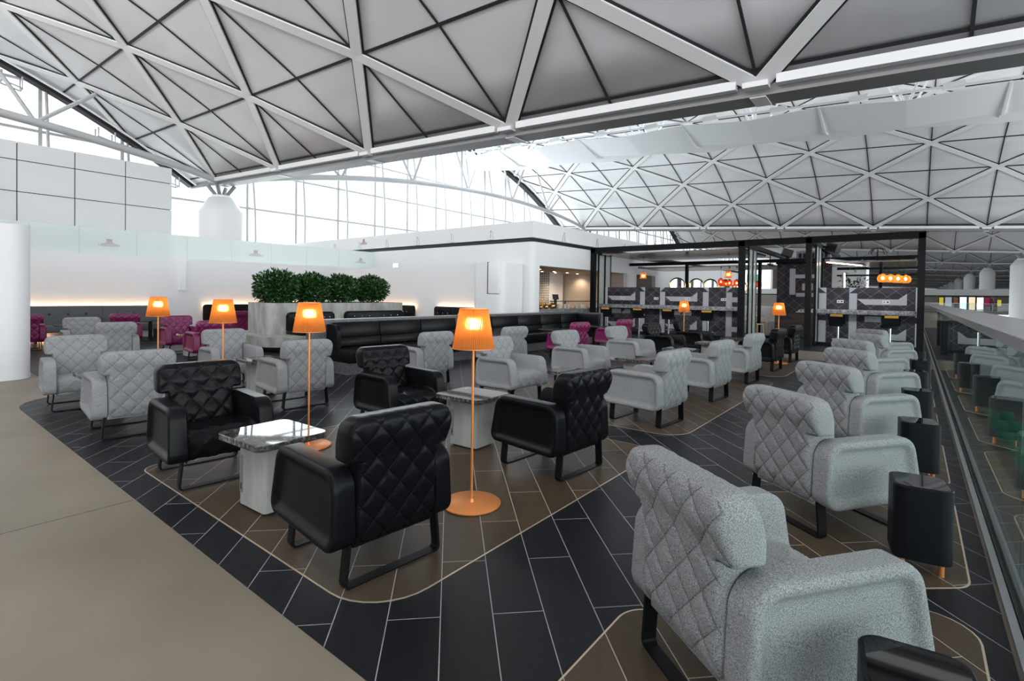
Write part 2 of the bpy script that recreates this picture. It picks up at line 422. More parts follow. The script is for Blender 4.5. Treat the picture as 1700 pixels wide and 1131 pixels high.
def rpoly(pts, r, n=6):
    """polygon with rounded corners (r a number or one per corner), counter-clockwise"""
    out = []; k = len(pts)
    for i in range(k):
        p0 = Vector(pts[i - 1]); p = Vector(pts[i]); p2 = Vector(pts[(i + 1) % k])
        rr = r[i] if isinstance(r, (list, tuple)) else r
        if rr <= 0: out.append((p.x, p.y)); continue
        a = (p0 - p).normalized(); b = (p2 - p).normalized()
        ang = a.angle(b); t = min(rr / math.tan(ang / 2), (p0 - p).length * 0.49, (p2 - p).length * 0.49)
        rr = t * math.tan(ang / 2)
        c = p + (a + b).normalized() * (rr / math.sin(ang / 2))
        s0 = p + a * t - c; s1 = p + b * t - c
        a0 = math.atan2(s0.y, s0.x); a1 = math.atan2(s1.y, s1.x); da = (a1 - a0 + PI) % (2 * PI) - PI
        for q in range(n + 1):
            w = a0 + da * q / n; out.append((c.x + rr * math.cos(w), c.y + rr * math.sin(w)))
    return out
def rrect(x0, x1, y0, y1, r, n=6): return rpoly([(x0, y0), (x1, y0), (x1, y1), (x0, y1)], r, n)
def inset(pts, d):
    n = len(pts); out = []
    for i in range(n):
        p0 = Vector(pts[i - 1]); p1 = Vector(pts[i]); p2 = Vector(pts[(i + 1) % n])
        e = (p2 - p0).normalized(); out.append((p1.x - e.y * d, p1.y + e.x * d))
    return out
# ================================================================== SETTING: floors
struct(MB().bx(-34, 0.62, -26, 95, -0.30, 0).obj('floor', 'beige', smooth=0), 'polished beige concrete floor of the lounge', 'floor')
struct(MB().bx(-4.053, -4.047, -6, 1.11, 0, 0.0008).obj('trim_1', 'joint', smooth=0))
field = rpoly([(0.335, 1.12), (0.335, 13.4), (-17.9, 13.4), (-17.9, 1.72), (-10.5, 1.72), (-10.5, 2.9), (-8.85, 2.9), (-8.85, 1.12)],
              [0, 0, 0, 0, 0, 0, 0.3, 0.75])
struct(MB().prism(field, 0.0, 0.003).obj('floor', 'dark_tile', smooth=0), 'dark slate plank tiles laid on the diagonal', 'floor')
struct(MB().bx(-9.7, 0.335, 15.7, 34, 0.0, 0.003).obj('floor', 'dark_tile', smooth=0), 'dark plank tiles under the bar', 'floor')
def inlay(pts, r, label):
    p = rpoly(pts, r, 8)
    o = struct(MB().prism(inset(p, 0.009), 0.0035, 0.006).obj('floor', 'brown_tile', smooth=0), label, 'floor')
    MB().prism(p, 0.003, 0.0048).obj('edge_trim', 'gold', o, smooth=0)
def rectp(x0, x1, y0, y1): return [(x0, y0), (x1, y0), (x1, y1), (x0, y1)]
inlay(rectp(-4.74, -1.78, 1.335, 4.5), [0.14, 0.32, 0.3, 0.3], 'brown wood-look tile inlay under the black armchairs')
inlay(rectp(-4.74, -1.78, 5.0, 9.45), [0.3, 0.3, 0.3, 0.3], 'brown tile inlay under the middle grey armchairs')
inlay(rectp(-4.74, -1.78, 10.0, 13.2), [0.3, 0.3, 0.3, 0.3], 'brown tile inlay near the bar')
for k in range(-1, 7):
    y = 1.55 + 1.78 * k
    inlay([(-0.985, y - 1.05), (0.25, y), (0.25, y + 1.6), (-0.985, y + 0.55)], 0.16, 'slanted brown tile inlay beside the glass balustrade')
struct(MB().bx(0.62, 40, -26, 95, -5.8, -5.5).obj('floor', 'conc_floor', smooth=0), 'lower gate hall floor', 'floor')
struct(MB().bx(-30, 47, 95, 530, -0.4, 0).obj('floor', 'conc_floor', smooth=0), 'far concourse floor', 'floor')
struct(MB().bx(0.5, 0.72, -26, 95, -0.9, -0.02).obj('trim_1', 'dark', smooth=0))

# ================================================================== SETTING: vaulted roof
XL, XR = -29.4, 12.6
EY = [-24.1, 10.5, 45.0, 79.6, 114.0] + [148.5 + 34.5 * i for i in range(9)]
ez = [lambda x: 5.3 - 0.05 * (x + 8), lambda x: 5.75 - 0.052 * (x + 8.3), lambda x: 6.6 - 0.067 * (x + 2.5), lambda x: 7.5 - 0.06 * min(x, 12),
      lambda x: 8.15 - 0.06 * min(x, 12), lambda x: 8.5 - 0.05 * min(x, 12), lambda x: 8.7 - 0.05 * min(x, 12)] + [lambda x: 8.7 - 0.05 * min(x, 12)] * 8
RISE = 6.0
def vz(k, x, v): return ez[k](x) * (1 - v) + ez[k + 1](x) * v + RISE * 4 * v * (1 - v)
def vp(k, x, v, off=0.0):
    y = EY[k] + (EY[k + 1] - EY[k]) * v
    z = vz(k, x, v)
    s = (vz(k, x, v + 0.001) - vz(k, x, v - 0.001)) / (0.002 * (EY[k + 1] - EY[k]))
    n = Vector((0, -s, 1)).normalized()
    return Vector((x, y, z)) + n * off
SPAN = 34.5
ROW = 2.57 / SPAN
SLOT = 0.5 - 6 * ROW - 0.006
for k in range(12):
    near = k < 2
    XR = 12.6 if k < 2 else 46.2
    sh = MB()
    rows_ = [j * ROW / 2 for j in range(0, 14)]; rows_[-1] = 0.5 - SLOT + 0.0
    rows_ = rows_[:-1] + ([6 * ROW, 0.47, 0.490] if k < 2 else [5.5 * ROW, 6 * ROW] if k == 2 else [5 * ROW + 0.02])
    nx = 14 if k < 2 else 26
    for side in (0, 1):
        grid = []
        for v in rows_:
            vv = v if side == 0 else 1 - v
            grid.append([sh.bm.verts.new(vp(k, XL + (XR - XL) * i / nx, vv)) for i in range(nx + 1)])
        sh.loft(grid, closed=False)
    o = sh.obj('ceiling', 'shell', smooth=60)
    sol = o.modifiers.new('thickness', 'SOLIDIFY'); sol.thickness = 0.25; sol.offset = 1
    # make the shell normal consistent so that the thickness grows upwards
    me = o.data
    if sum(p.normal.z for p in me.polygons) < 0: me.flip_normals()
    struct(o, 'vaulted roof shell of pale panels', 'ceiling')
    if k > 5: continue
    jt = MB(); rb = MB()
    def strip(a, b, w, off, th, mb, k=k):
        """flat strip under the shell from (x,v) a to b"""
        pa = vp(k, a[0], a[1], off); pb = vp(k, b[0], b[1], off)
        mid = vp(k, (a[0] + b[0]) / 2, (a[1] + b[1]) / 2, 1.0) - vp(k, (a[0] + b[0]) / 2, (a[1] + b[1]) / 2, 0.0)
        mb.bar(pa, pb, w, th, up=mid)
    for side in (0, 1):
        V = lambda j: j * ROW if side == 0 else 1 - j * ROW
        for j in range(0, 7):
            strip((XL, V(j) if j else (0.0078 if side == 0 else 0.9922)), (XR, V(j) if j else (0.0078 if side == 0 else 0.9922)), 0.07, -0.012, 0.03, jt)
        for i in range(-1, 26):
            x = -26.4 + 3 * i
            if x < XL or x > XR: continue
            for j in range(6):
                strip((x, V(j)), (x, V(j + 1)), 0.05, -0.012, 0.03, jt)
        for j in range(6):
            for i in range(-2, 14):
                x0 = -26.4 + 6 * i + (3 if j % 2 else 0)
                for dx in (-3, 3):
                    a, b = (x0, V(j)), (x0 + dx, V(j + 1))
                    if min(a[0], b[0]) < XL - 0.01 or max(a[0], b[0]) > XR + 0.01: continue
                    strip(a, b, 0.39, -0.012, 0.03, jt)
                    strip(a, b, 0.29, -0.045, 0.05, rb)
                    if near and k == 1 and side == 0 or near and k == 0 and side == 1:
                        pass
    jt.obj('panel_joints', 'gap', o, smooth=0)
    rb.obj('roof_ribs', 'rib', o, smooth=0)
# edge beams along the valleys
for k in range(1, 12):
    fa = MB(); f = ez[k]; y = EY[k]; XR = 12.6 if k < 2 else 46.2
    def seg(mb, x0, x1, y0, y1, dz0, dz1):
        vs = []
        for x in (x0, x1):
            for yy, dz in ((y0, dz0), (y1, dz0), (y1, dz1), (y0, dz1)):
                vs.append(mb.bm.verts.new((x, yy, f(x) + dz)))
        for a in ((0, 1, 2, 3), (7, 6, 5, 4), (0, 4, 5, 1), (1, 5, 6, 2), (2, 6, 7, 3), (3, 7, 4, 0)):
            mb.bm.faces.new([vs[i] for i in a])
    bm_ = MB()
    x = -26.4
    while x < XR - 1:
        seg(fa, x + 0.35, min(x + 5.65, XR), y - 0.22, y - 0.05, -0.10, 0.07)
        seg(fa, x + 0.35, min(x + 5.65, XR), y + 0.55, y + 0.72, -0.10, 0.07)
        seg(fa, x - 0.22, x + 0.22, y - 0.26, y + 0.76, -0.12, -0.02)
        seg(fa, x - 0.14, x + 0.14, y - 0.02, y + 0.52, -0.25, -0.12)
        x += 6
    seg(bm_, XL, XR, y - 0.04, y + 0.54, -0.23, 0.05)
    b = struct(bm_.obj('trim_2', 'beam_grey', smooth=0), 'long grey roof edge beam', 'beam')
    fa.obj('fascia', 'rib', b, smooth=0)

# columns carrying the valleys
for k in range(1, 12):
    for x in (-26.4, 9.4):
        if k > 3 and x < 0: continue
        yy = EY[k] + 0.25
        z = ez[k](x)
        c = MB().lathe([(0.98, -5.5 if x > 0 else 0), (0.98, z - 1.55), (0.94, z - 1.45), (0.55, z - 0.85), (0.45, z - 0.82), (0.45, z - 0.72)], (x, yy, 0), n=40)
        co = struct(c.obj('column', 'white_gloss', smooth=50), 'round white roof column with tapered head', 'column')
        br = MB()
        for dx, dy in ((0.5, 0.4), (-0.5, 0.4), (0.5, -0.4), (-0.5, -0.4)):
            br.cyl((x + dx * 0.35, yy + dy * 0.35, z - 0.74), (x + dx, yy + dy, z - 0.25), 0.09, 0.09, n=8)
        br.obj('column_bracket', 'alu', co)

# gable walls of glass on the left
wn = 0
for k in (0, 1, 2, 3):
    wn += 1
    X = XL - 0.15
    g = MB(); fr = MB(); y0, y1 = EY[k], EY[k + 1]
    prof = [(y0, 0.0), (y1, 0.0)] + [(y1 + (y0 - y1) * i / 24, vz(k, X, 1 - i / 24) - 0.02) for i in range(25)]
    A = [g.bm.verts.new((X - 0.012, y, z)) for y, z in prof]; B = [g.bm.verts.new((X + 0.012, y, z)) for y, z in prof]
    g.bm.faces.new(A); g.bm.faces.new(B[::-1]); g.loft([A, B], True)
    w = struct(g.obj('window_%d' % wn, 'glass', smooth=0), 'tall gable glazing under the roof vault', 'window')
    for i in range(1, 12):
        y = y0 + (y1 - y0) * i / 12; zt = vz(k, X, i / 12) - 0.1
        fr.bx(X - 0.06, X + 0.06, y - 0.06, y + 0.06, 0, zt)
        pts = [(X + 0.15 + 0.75 * math.sin(PI * q / 10) * (zt / 12), y + 0.16, zt * q / 10) for q in range(11)]
        fr.tube(pts, 0.055, n=8)
        for q in (3, 5, 7): fr.bar((X, y, pts[q][2]), (pts[q][0], y + 0.16, pts[q][2]), 0.05, 0.05)
    for z in (2.0, 4.0, 6.05, 8.1, 10.15):
        ys = [i / 60 for i in range(61) if vz(k, X, i / 60) > z + 0.1]
        if ys: fr.bx(X - 0.05, X + 0.05, y0 + (y1 - y0) * ys[0], y0 + (y1 - y0) * ys[-1], z - 0.05, z + 0.05)
    fr.obj('mullions', 'mullion', w)
    ed = MB()
    for i in range(40):
        v0, v1 = i / 40, (i + 1) / 40
        ed.bar(vp(k, XL + 0.25, v0, -0.14), vp(k, XL + 0.25, v1, -0.14), 0.5, 0.16, up=(0, 0, 1))
    ed.obj('dark_gutter', 'gap', w, smooth=0)
    e2 = MB()
    for i in range(40):
        v0, v1 = i / 40, (i + 1) / 40
        e2.bar(vp(k, XL + 0.85, v0, -0.12), vp(k, XL + 0.85, v1, -0.12), 0.07, 0.07)
    e2.obj('edge_rail', 'white_gloss', w)
for yy, lab in ((3.9, 'small white gantry bracket on the roof gutter at the top left corner'), (7.0, 'small white gantry bracket midway down the left roof gutter'), (9.6, 'small white gantry bracket at the foot of the left roof gutter')):
    v = (yy - EY[0]) / (EY[1] - EY[0]); p = vp(0, XL + 0.6, v, -0.42); q = MB()
    for dx in (-0.25, 0.25):
        q.tube([(p.x + dx, p.y - 0.3, p.z), (p.x + dx, p.y - 0.3, p.z - 0.4), (p.x + dx, p.y + 0.3, p.z - 0.55), (p.x + dx, p.y + 0.3, p.z - 0.1)], 0.035, n=6)
    q.bar((p.x - 0.25, p.y - 0.3, p.z - 0.4), (p.x + 0.25, p.y - 0.3, p.z - 0.4), 0.05, 0.05).bar((p.x - 0.25, p.y + 0.3, p.z - 0.55), (p.x + 0.25, p.y + 0.3, p.z - 0.55), 0.05, 0.05)
    tag(q.obj('gantry_bracket', 'mullion'), lab, 'bracket', 'gantry brackets on the roof gutter')
# tied arch truss in front of the gable glazing
def arch_truss(k):
    t = MB(); X = -26.4; y0, y1 = EY[k] + 0.3, EY[k + 1]
    pts = []
    for i in range(33):
        v = i / 32
        pts.append(Vector((X + 0.15, y0 + (y1 - y0) * v, (ez[k](X) * (1 - v) + ez[k + 1](X) * v) - 0.05 + 1.75 * (4 * v * (1 - v)) ** 0.9)))
    t.tube(pts, 0.16, n=12)
    for q in (6, 11, 16, 21, 26):
        p = pts[q]
        for dv in (-0.055, 0.055):
            t.cyl(p, vp(k, X + 0.2, q / 32 + dv, -0.1), 0.075, n=8)
    o = t.obj('tie_truss', 'mullion')
    return o
struct(arch_truss(1), 'white tied arch truss in front of the gable glass', 'truss')
struct(arch_truss(0), 'white tie tube and struts at the left gable', 'truss')
# white fabric light reflector under the crown skylight
for k in (0, 1):
    fab = MB(); rods = MB(); yc = (EY[k] + EY[k + 1]) / 2
    n = 0; A = []; B = []; C = []
    xs = [-24.4 + 3 * i for i in range(12)]
    zz = lambda x: 9.75 - 0.06 * (x + 8)
    for i, x in enumerate(xs):
        w = 0.10 if i % 2 else -0.10
        A.append(fab.bm.verts.new((x, yc - 2.2, zz(x) + 0.12 + w))); B.append(fab.bm.verts.new((x, yc, zz(x) - 0.35 + w))); C.append(fab.bm.verts.new((x, yc + 2.2, zz(x) + 0.0 - w)))
    fab.loft([A, B, C], closed=False)
    o = fab.obj('light_reflector', 'fabric_white', smooth=0)
    m = o.modifiers.new('thickness', 'SOLIDIFY'); m.thickness = 0.03
    struct(o, 'white folded light reflector hung under the crown skylight', 'reflector')
    for i, x in enumerate(xs):
        rods.bar((x, yc - 2.2, zz(x) + 0.2), (x, yc, zz(x) - 0.36), 0.08, 0.08); rods.bar((x, yc, zz(x) - 0.36), (x, yc + 2.3, zz(x) + 0.1), 0.08, 0.08)
        if i % 2 == 0:
            for s in (-1, 1):
                rods.cyl((x, yc - 0.8, zz(x) + 0.1), (x + 0.9 * s, yc - 1.9, vz(k, x, 0.445) - 0.1), 0.055, n=8)
                rods.cyl((x, yc + 0.8, zz(x) + 0.1), (x + 0.9 * s, yc + 1.9, vz(k, x, 0.555) - 0.1), 0.055, n=8)
        rods.bx(x + 1.1, x + 1.75, yc - 2.35, yc - 2.0, zz(x) + 0.16, zz(x) + 0.36)
    for yy, dz in ((-2.3, 0.3), (-2.3, 0.95), (-1.4, 1.3), (2.3, 0.2)):
        rods.bar((xs[0], yc + yy, zz(xs[0]) + dz), (xs[-1], yc + yy, zz(xs[-1]) + dz), 0.07, 0.07)
    rods.obj('reflector_frame', 'white_gloss', o, smooth=0)

# ================================================================== SETTING: walls on the left
struct(MB().bx(-29.4, 0.6, -24.4, -24.1, 0, 6).obj('light_block_front', 'white', smooth=0), 'added white wall behind the camera that blocks sky light', 'wall')  # unseen wall added to stop sky light coming in from behind the camera
wl = struct(MB().bx(-18.25, -18.0, -4, 12.95, 0, 2.385).obj('wall_left', 'white', smooth=0), 'low white wall behind the charcoal banquette', 'wall')
wf = MB().bx(-17.999, -17.93, 6.10, 6.28, 1.39, 2.36).obj('wall_fixture', ['white_gloss', 'dark'], smooth=0); tag(wf, 'slim white vertical wall fixture on the left wall above the lamps', 'fixture')
def dots(mb, place, rows_, pitch, r):
    for j, (half, m_) in enumerate(rows_):
        for i in range(m_):
            x = (i - (m_ - 1) / 2) * (2 * half / max(m_ - 1, 1))
            mb(place(x, -j * pitch), r)
motif = [(0.055, 5)] * 4 + [(0.10, 7), (0.17, 9), (0.24, 12), (0.20, 10)]
def disc_x(bm, X):
    def f(p, r):
        vs = [bm.bm.verts.new((X, p[0] + r * math.cos(t), p[1] + 0.8 * r * math.sin(t))) for t in [2 * PI * q / 6 for q in range(6)]]
        bm.bm.faces.new(vs); 
    return f
gw = MB(); js = [-4, -1.3, 0.05, 1.36, 2.69, 3.7, 5.03, 6.36, 7.7, 9.06, 10.42, 11.8, 13.5]
for a, b in zip(js[:-1], js[1:]): gw.bx(-18.14, -18.10, a + 0.006, b - 0.006, 2.385, 3.12)
gl = struct(gw.obj('wall_left', 'frosted', smooth=0), 'frosted glass strip above the low white wall', 'wall')
dm = MB()
for yc in (4.37, 8.5, 12.8): dots(disc_x(dm, -18.09), lambda x, z, yc=yc: (yc + x, 2.82 + z), motif, 0.027, 0.0115)
do = dm.obj('red_dot_motif', 'dot', gl, smooth=0); 
up = MB(); ys = [-6.4, -5.1, -3.85, -2.58, -1.31, -0.05, 1.33, 2.714, 3.985, 5.246, 6.56]
for a, b in zip(ys[:-1], ys[1:]):
    for z0, z1 in ((0, 3.2), (3.2, 4.13), (4.13, 5.02), (5.02, 5.55)):
        up.bx(-20.3, -20.0, a + 0.012, b - 0.012, z0 + 0.012, z1 - 0.012)
up.bx(-20.31, -20.04, -6.4, 6.5, 0, 5.5, mi=1)
struct(up.obj('wall_left', ['panel_white', 'dark'], smooth=0), 'tall white panelled wall below the roof at the left', 'wall')
pw = MB().prism(rpoly([(-11.35, -6), (-10.68, -6), (-10.68, 1.64), (-11.35, 1.64)], [0, 0, 0.3, 0.3], 10), 0.06, 2.365)
pw.prism(rpoly([(-11.35, -6), (-10.675, -6), (-10.675, 1.645), (-11.35, 1.645)], [0, 0, 0.3, 0.3], 10), 0, 0.065)
struct(pw.obj('wall_left', 'white', smooth=40), 'white rounded partition end at the left edge', 'wall')
struct(MB().bx(-18.2, -11.2, 12.7, 12.95, 0, 2.385).obj('wall_back', 'white', smooth=0), 'low white wall behind the black wall sofas', 'wall')

# white service block with bar opening
bl = MB()
def ring(pts, z): return [bl.bm.verts.new((x, y, z)) for x, y in pts]
outl = rpoly([(-24, 13.53), (-9.8, 13.53), (-9.8, 13.93), (-24, 13.93)], [0, 0.34, 0, 0], 10)
bl.prism(outl, 0, 3.15)
bl.bx(-9.98, -9.8, 13.93, 40, 2.384, 3.15)                      # over the openings
bl.bx(-9.98, -9.8, 20.53, 21.3, 0, 2.384)
bl.bx(-9.98, -9.8, 23.6, 40, 0, 2.384)
struct(bl.obj('wall_back', 'white', smooth=30), 'white block with rounded corner housing the servery', 'wall')
cp = MB().bx(-24, -10.0, 13.6, 40, 3.15, 3.29, mi=1).bx(-26, -9.8, 13.53, 40, 3.29, 3.83)
for i in range(7):
    x = -11.6 - 1.9 * i
    for s in (0,): cp.prism([(x - 0.10, 13.48), (x + 0.10, 13.48), (x + 0.1, 13.54), (x - 0.1, 13.54)], 3.3, 3.34).bar((x - 0.1, 13.5, 3.3), (x, 13.5, 3.62), 0.012, 0.05).bar((x + 0.1, 13.5, 3.3), (x, 13.5, 3.62), 0.012, 0.05)
for i in range(5):
    y = 15.4 + 2.4 * i
    cp.bar((-9.77, y - 0.1, 3.3), (-9.77, y, 3.62), 0.012, 0.05).bar((-9.77, y + 0.1, 3.3), (-9.77, y, 3.62), 0.012, 0.05)
co_ = struct(cp.obj('trim_3', ['white', 'dark'], smooth=0), 'white capping above a dark shadow gap on the service block', 'trim')
d2 = MB()
for xc in (-18.9,):
    for j, (half, m_) in enumerate(motif):
        for i in range(m_):
            x = xc + (i - (m_ - 1) / 2) * (2 * half / max(m_ - 1, 1)); z = 3.72 - j * 0.03
            d2.bm.faces.new([d2.bm.verts.new((x + 0.014 * math.cos(t), 13.526, z + 0.014 * math.sin(t))) for t in [2 * PI * q / 6 for q in range(6)]])
d2.obj('red_dot_motif', 'dot', co_, smooth=0)
wp = MB().prism(rrect(-11.42, -10.12, 12.35, 13.6, 0.26, 10), 0, 2.42)
po = struct(wp.obj('wall_back', 'white', smooth=40), 'white rounded pier beside the servery', 'wall')
MB().bx(-10.715, -10.655, 12.335, 12.36, 1.42, 2.43).obj('slot_shade_strip', 'dark', po, smooth=0)  # near-black strip stands in for the shade inside the slot
MB().bx(-10.655, -10.22, 12.30, 12.40, 1.43, 2.415, bev=0.01).obj('slot_cover', 'white_gloss', po, smooth=30)
# servery recess
def wallbox(name, mat, *b_, lab=None):
    return struct(MB().bx(*b_).obj(name, mat, smooth=0), lab, None)
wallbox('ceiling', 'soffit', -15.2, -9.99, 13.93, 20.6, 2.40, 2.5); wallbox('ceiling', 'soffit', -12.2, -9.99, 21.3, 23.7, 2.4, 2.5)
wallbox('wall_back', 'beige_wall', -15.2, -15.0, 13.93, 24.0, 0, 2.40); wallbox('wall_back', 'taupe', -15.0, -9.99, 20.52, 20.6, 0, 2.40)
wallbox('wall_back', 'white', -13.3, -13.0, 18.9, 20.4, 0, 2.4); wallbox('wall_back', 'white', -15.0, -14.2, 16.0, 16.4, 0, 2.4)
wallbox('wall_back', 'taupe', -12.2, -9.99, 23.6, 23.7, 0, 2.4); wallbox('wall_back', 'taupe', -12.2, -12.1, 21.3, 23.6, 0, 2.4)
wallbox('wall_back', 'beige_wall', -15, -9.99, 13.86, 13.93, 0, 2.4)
struct(MB().cyl((-9.95, 20.95, 0), (-9.95, 20.95, 2.39), 0.36, n=28).obj('column', 'white', smooth=50), 'white rounded pier between the two servery recesses', 'column')
pp = MB()
for i in range(10):
    for j in range(16):
        x = -13.55 + i * 0.11; z = 0.75 + j * 0.105
        pp.bm.faces.new([pp.bm.verts.new(p) for p in ((x, 18.46, z), (x + 0.055, 18.42, z + 0.05), (x + 0.11, 18.46, z), (x + 0.055, 18.42, z - 0.05))])
pp.bx(-13.6, -12.45, 18.46, 18.8, 0, 2.4, mi=1)
struct(pp.obj('wall_back', ['ad_none' if False else 'taupe', 'white'], smooth=0), 'diamond patterned pier inside the servery', 'wall')
# ================================================================== LOUNGE ARMCHAIRS
# local frame: the sitter looks along -y, the chair stands on z = 0
def quilt(u, v, d=0.012):
    a = abs(math.sin(PI * (u + v))); b = abs(math.sin(PI * (u - v)))
    return d * (min(1.0, min(a, b) / 0.6) ** 0.55) * (0.65 + 0.35 * max(a, b))
QX, QZ = 0.142, 0.155
def off_quad(q, d):
    n = len(q); out = []
    for i in range(n):
        p0, p1, p2 = Vector(q[i - 1]), Vector(q[i]), Vector(q[(i + 1) % n])
        e0 = (p1 - p0).normalized(); e1 = (p2 - p1).normalized()
        n0 = Vector((-e0.y, e0.x)); n1 = Vector((-e1.y, e1.x))
        bis = (n0 + n1); out.append(tuple(p1 + bis * (d / (1 + n0.dot(n1)))))
    return out
def arm_bm(sgn):
    m = MB()
    base = [(-0.385, 0.205), (0.335, 0.185), (0.318, 0.578), (-0.315, 0.582)]; rad = [0.065, 0.085, 0.11, 0.10]
    secs = [(0.016, 0.228), (0.0, 0.240), (0.0, 0.322), (0.004, 0.335), (0.012, 0.342), (0.024, 0.3445), (0.036, 0.342), (0.046, 0.335), (0.056, 0.325), (0.068, 0.318), (0.085, 0.3155), (0.14, 0.315), (0.175, 0.315)]
    rings = []
    for d, x in secs:
        pts = rpoly(off_quad(base, d), [max(r - d * 0.8, 0.012) for r in rad], 8)
        rings.append([m.bm.verts.new((sgn * (x + (0.012 * (0.58 - z) / 0.38 if x > 0.3 else 0)), y, z)) for y, z in pts])
    m.loft(rings, True); m.bm.faces.new(rings[0][::-1]); m.bm.faces.new(rings[-1])
    return m
def seat_bm():
    m = MB()
    prof = [(0.20, 0.37), (0.10, 0.385), (0.0, 0.395), (-0.10, 0.402), (-0.18, 0.406), (-0.24, 0.404), (-0.285, 0.394), (-0.318, 0.374), (-0.336, 0.346), (-0.342, 0.31), (-0.338, 0.27), (-0.325, 0.23), (-0.30, 0.20)]
    P = []
    for (a, b) in zip(prof[:-1], prof[1:]):
        n = max(1, int(math.dist(a, b) / 0.011))
        for q in range(n): P.append((a[0] + (b[0] - a[0]) * q / n, a[1] + (b[1] - a[1]) * q / n))
    P.append(prof[-1])
    s = 0; S = [0]
    for a, b in zip(P[:-1], P[1:]): s += math.dist(a, b); S.append(s)
    nx = 44; rows_ = []
    for i, (y, z) in enumerate(P):
        a = P[max(i - 1, 0)]; b = P[min(i + 1, len(P) - 1)]
        t = Vector((b[0] - a[0], b[1] - a[1])).normalized(); nrm = (t.y, -t.x)
        r = []
        for j in range(nx + 1):
            x = -0.234 + 0.468 * j / nx
            e = min(1, (0.234 - abs(x)) / 0.03); w = (math.sqrt(max(0, 1 - (1 - e) ** 2)) - 1) * 0.02
            d = quilt(x / QX, S[i] / QZ, 0.009) * e + w
            r.append(m.bm.verts.new((x, y + nrm[0] * -d, z + nrm[1] * -d)))
        rows_.append(r)
    m.loft(rows_, closed=False)
    bot = [m.bm.verts.new((v.co.x, 0.30, 0.19)) for v in rows_[-1]]
    up = [m.bm.verts.new((v.co.x, 0.30, 0.37)) for v in rows_[0]]
    m.loft([rows_[-1], bot, up, rows_[0]], closed=False)
    for q in (0, -1):
        m.bm.faces.new([r[q] for r in rows_] + [bot[q], up[q]])
    return m
def back_bm():
    m = MB()
    zs = [0.195, 0.20, 0.21, 0.22] + [0.23 + 0.0105 * i for i in range(36)] + [0.604, 0.606, 0.609, 0.614, 0.622, 0.632] + [0.642 + 0.0105 * i for i in range(14)] + [0.787, 0.795, 0.802, 0.808, 0.813, 0.817, 0.820]
    ZE = 0.605
    def halfw(z):
        if z < ZE: return 0.232
        w = 0.300
        if z < ZE + 0.025: w = 0.300 - 0.022 * (1 - math.sqrt(max(0, 1 - ((ZE + 0.025 - z) / 0.025) ** 2)))
        if z > 0.745:
            q = min(1, (z - 0.745) / 0.0755)
            w = 0.300 - 0.075 * (1 - math.sqrt(max(0, 1 - q * q)))
        return w
    def interp(t, z):
        for (z0, a), (z1, b) in zip(t[:-1], t[1:]):
            if z <= z1:
                f = (z - z0) / (z1 - z0); f = f * f * (3 - 2 * f); return a + (b - a) * f
        return t[-1][1]
    rear = [(0.19, 0.310), (0.30, 0.338), (0.50, 0.348), (0.60, 0.356), (0.74, 0.392), (0.82, 0.386)]
    front = [(0.19, 0.16), (0.38, 0.168), (0.58, 0.212), (0.66, 0.228), (0.78, 0.248), (0.82, 0.258)]
    nx = 60; F = []; B = []
    for z in zs:
        w = halfw(z); rf = []; rb = []
        for j in range(nx + 1):
            u = -1 + 2 * j / nx
            u = math.sin(u * PI / 2) * 0.35 + u * 0.65
            x = u * w
            de = w - abs(x)
            if abs(x) > 0.225 and z >= ZE: de = min(de, (z - ZE) + 0.004)
            e1 = min(1, de / 0.028); e2 = min(1, max(0, 0.8215 - z) / 0.034); e3 = min(1, max(0, z - 0.19) / 0.03)
            k = math.sqrt(max(0, 1 - (1 - e1) ** 2)) * math.sqrt(max(0, 1 - (1 - e2) ** 2)) * math.sqrt(max(0, 1 - (1 - e3) ** 2))
            yr, yf = interp(rear, z), interp(front, z); mid = (yr + yf) / 2; th = (yr - yf) / 2
            th2 = th - 0.026 * (1 - k)
            q = quilt(x / QX, z / QZ) * min(1, k)
            rf.append(m.bm.verts.new((x, mid - th2 - q + 0.006, z))); rb.append(m.bm.verts.new((x, mid + th2 + q - 0.006, z)))
        F.append(rf); B.append(rb)
    m.loft(F, closed=False); m.loft(B, closed=False)
    for q in (0, -1):
        for i in range(len(zs) - 1):
            m.bm.faces.new((F[i][q], F[i + 1][q], B[i + 1][q], B[i][q]))
    for i in (0, -1):
        for j in range(nx): m.bm.faces.new((F[i][j], F[i][j + 1], B[i][j + 1], B[i][j]))
    return m
def leg_bm(y):
    m = MB(); w, t = 0.058, 0.014
    path = [(-0.262, 0.215), (-0.278, 0.06)]
    for q in range(7):
        a = PI + (PI / 2) * q / 6
        path.append((-0.246 + 0.034 * math.cos(a), 0.034 + 0.001 + 0.034 * math.sin(a)))
    path += [(-x, z) for x, z in path[::-1]]
    rings = []
    for i, (x, z) in enumerate(path):
        a = path[max(i - 1, 0)]; b = path[min(i + 1, len(path) - 1)]
        d = Vector((b[0] - a[0], b[1] - a[1])).normalized(); n = (-d.y, d.x)
        rings.append([m.bm.verts.new((x + n[0] * s, y + yy, max(0.0062, z + n[1] * s))) for s, yy in ((0, -w / 2), (t, -w / 2), (t, w / 2), (0, w / 2))])
    m.loft(rings, True); m.bm.faces.new(rings[0][::-1]); m.bm.faces.new(rings[-1])
    return m
CH = {}
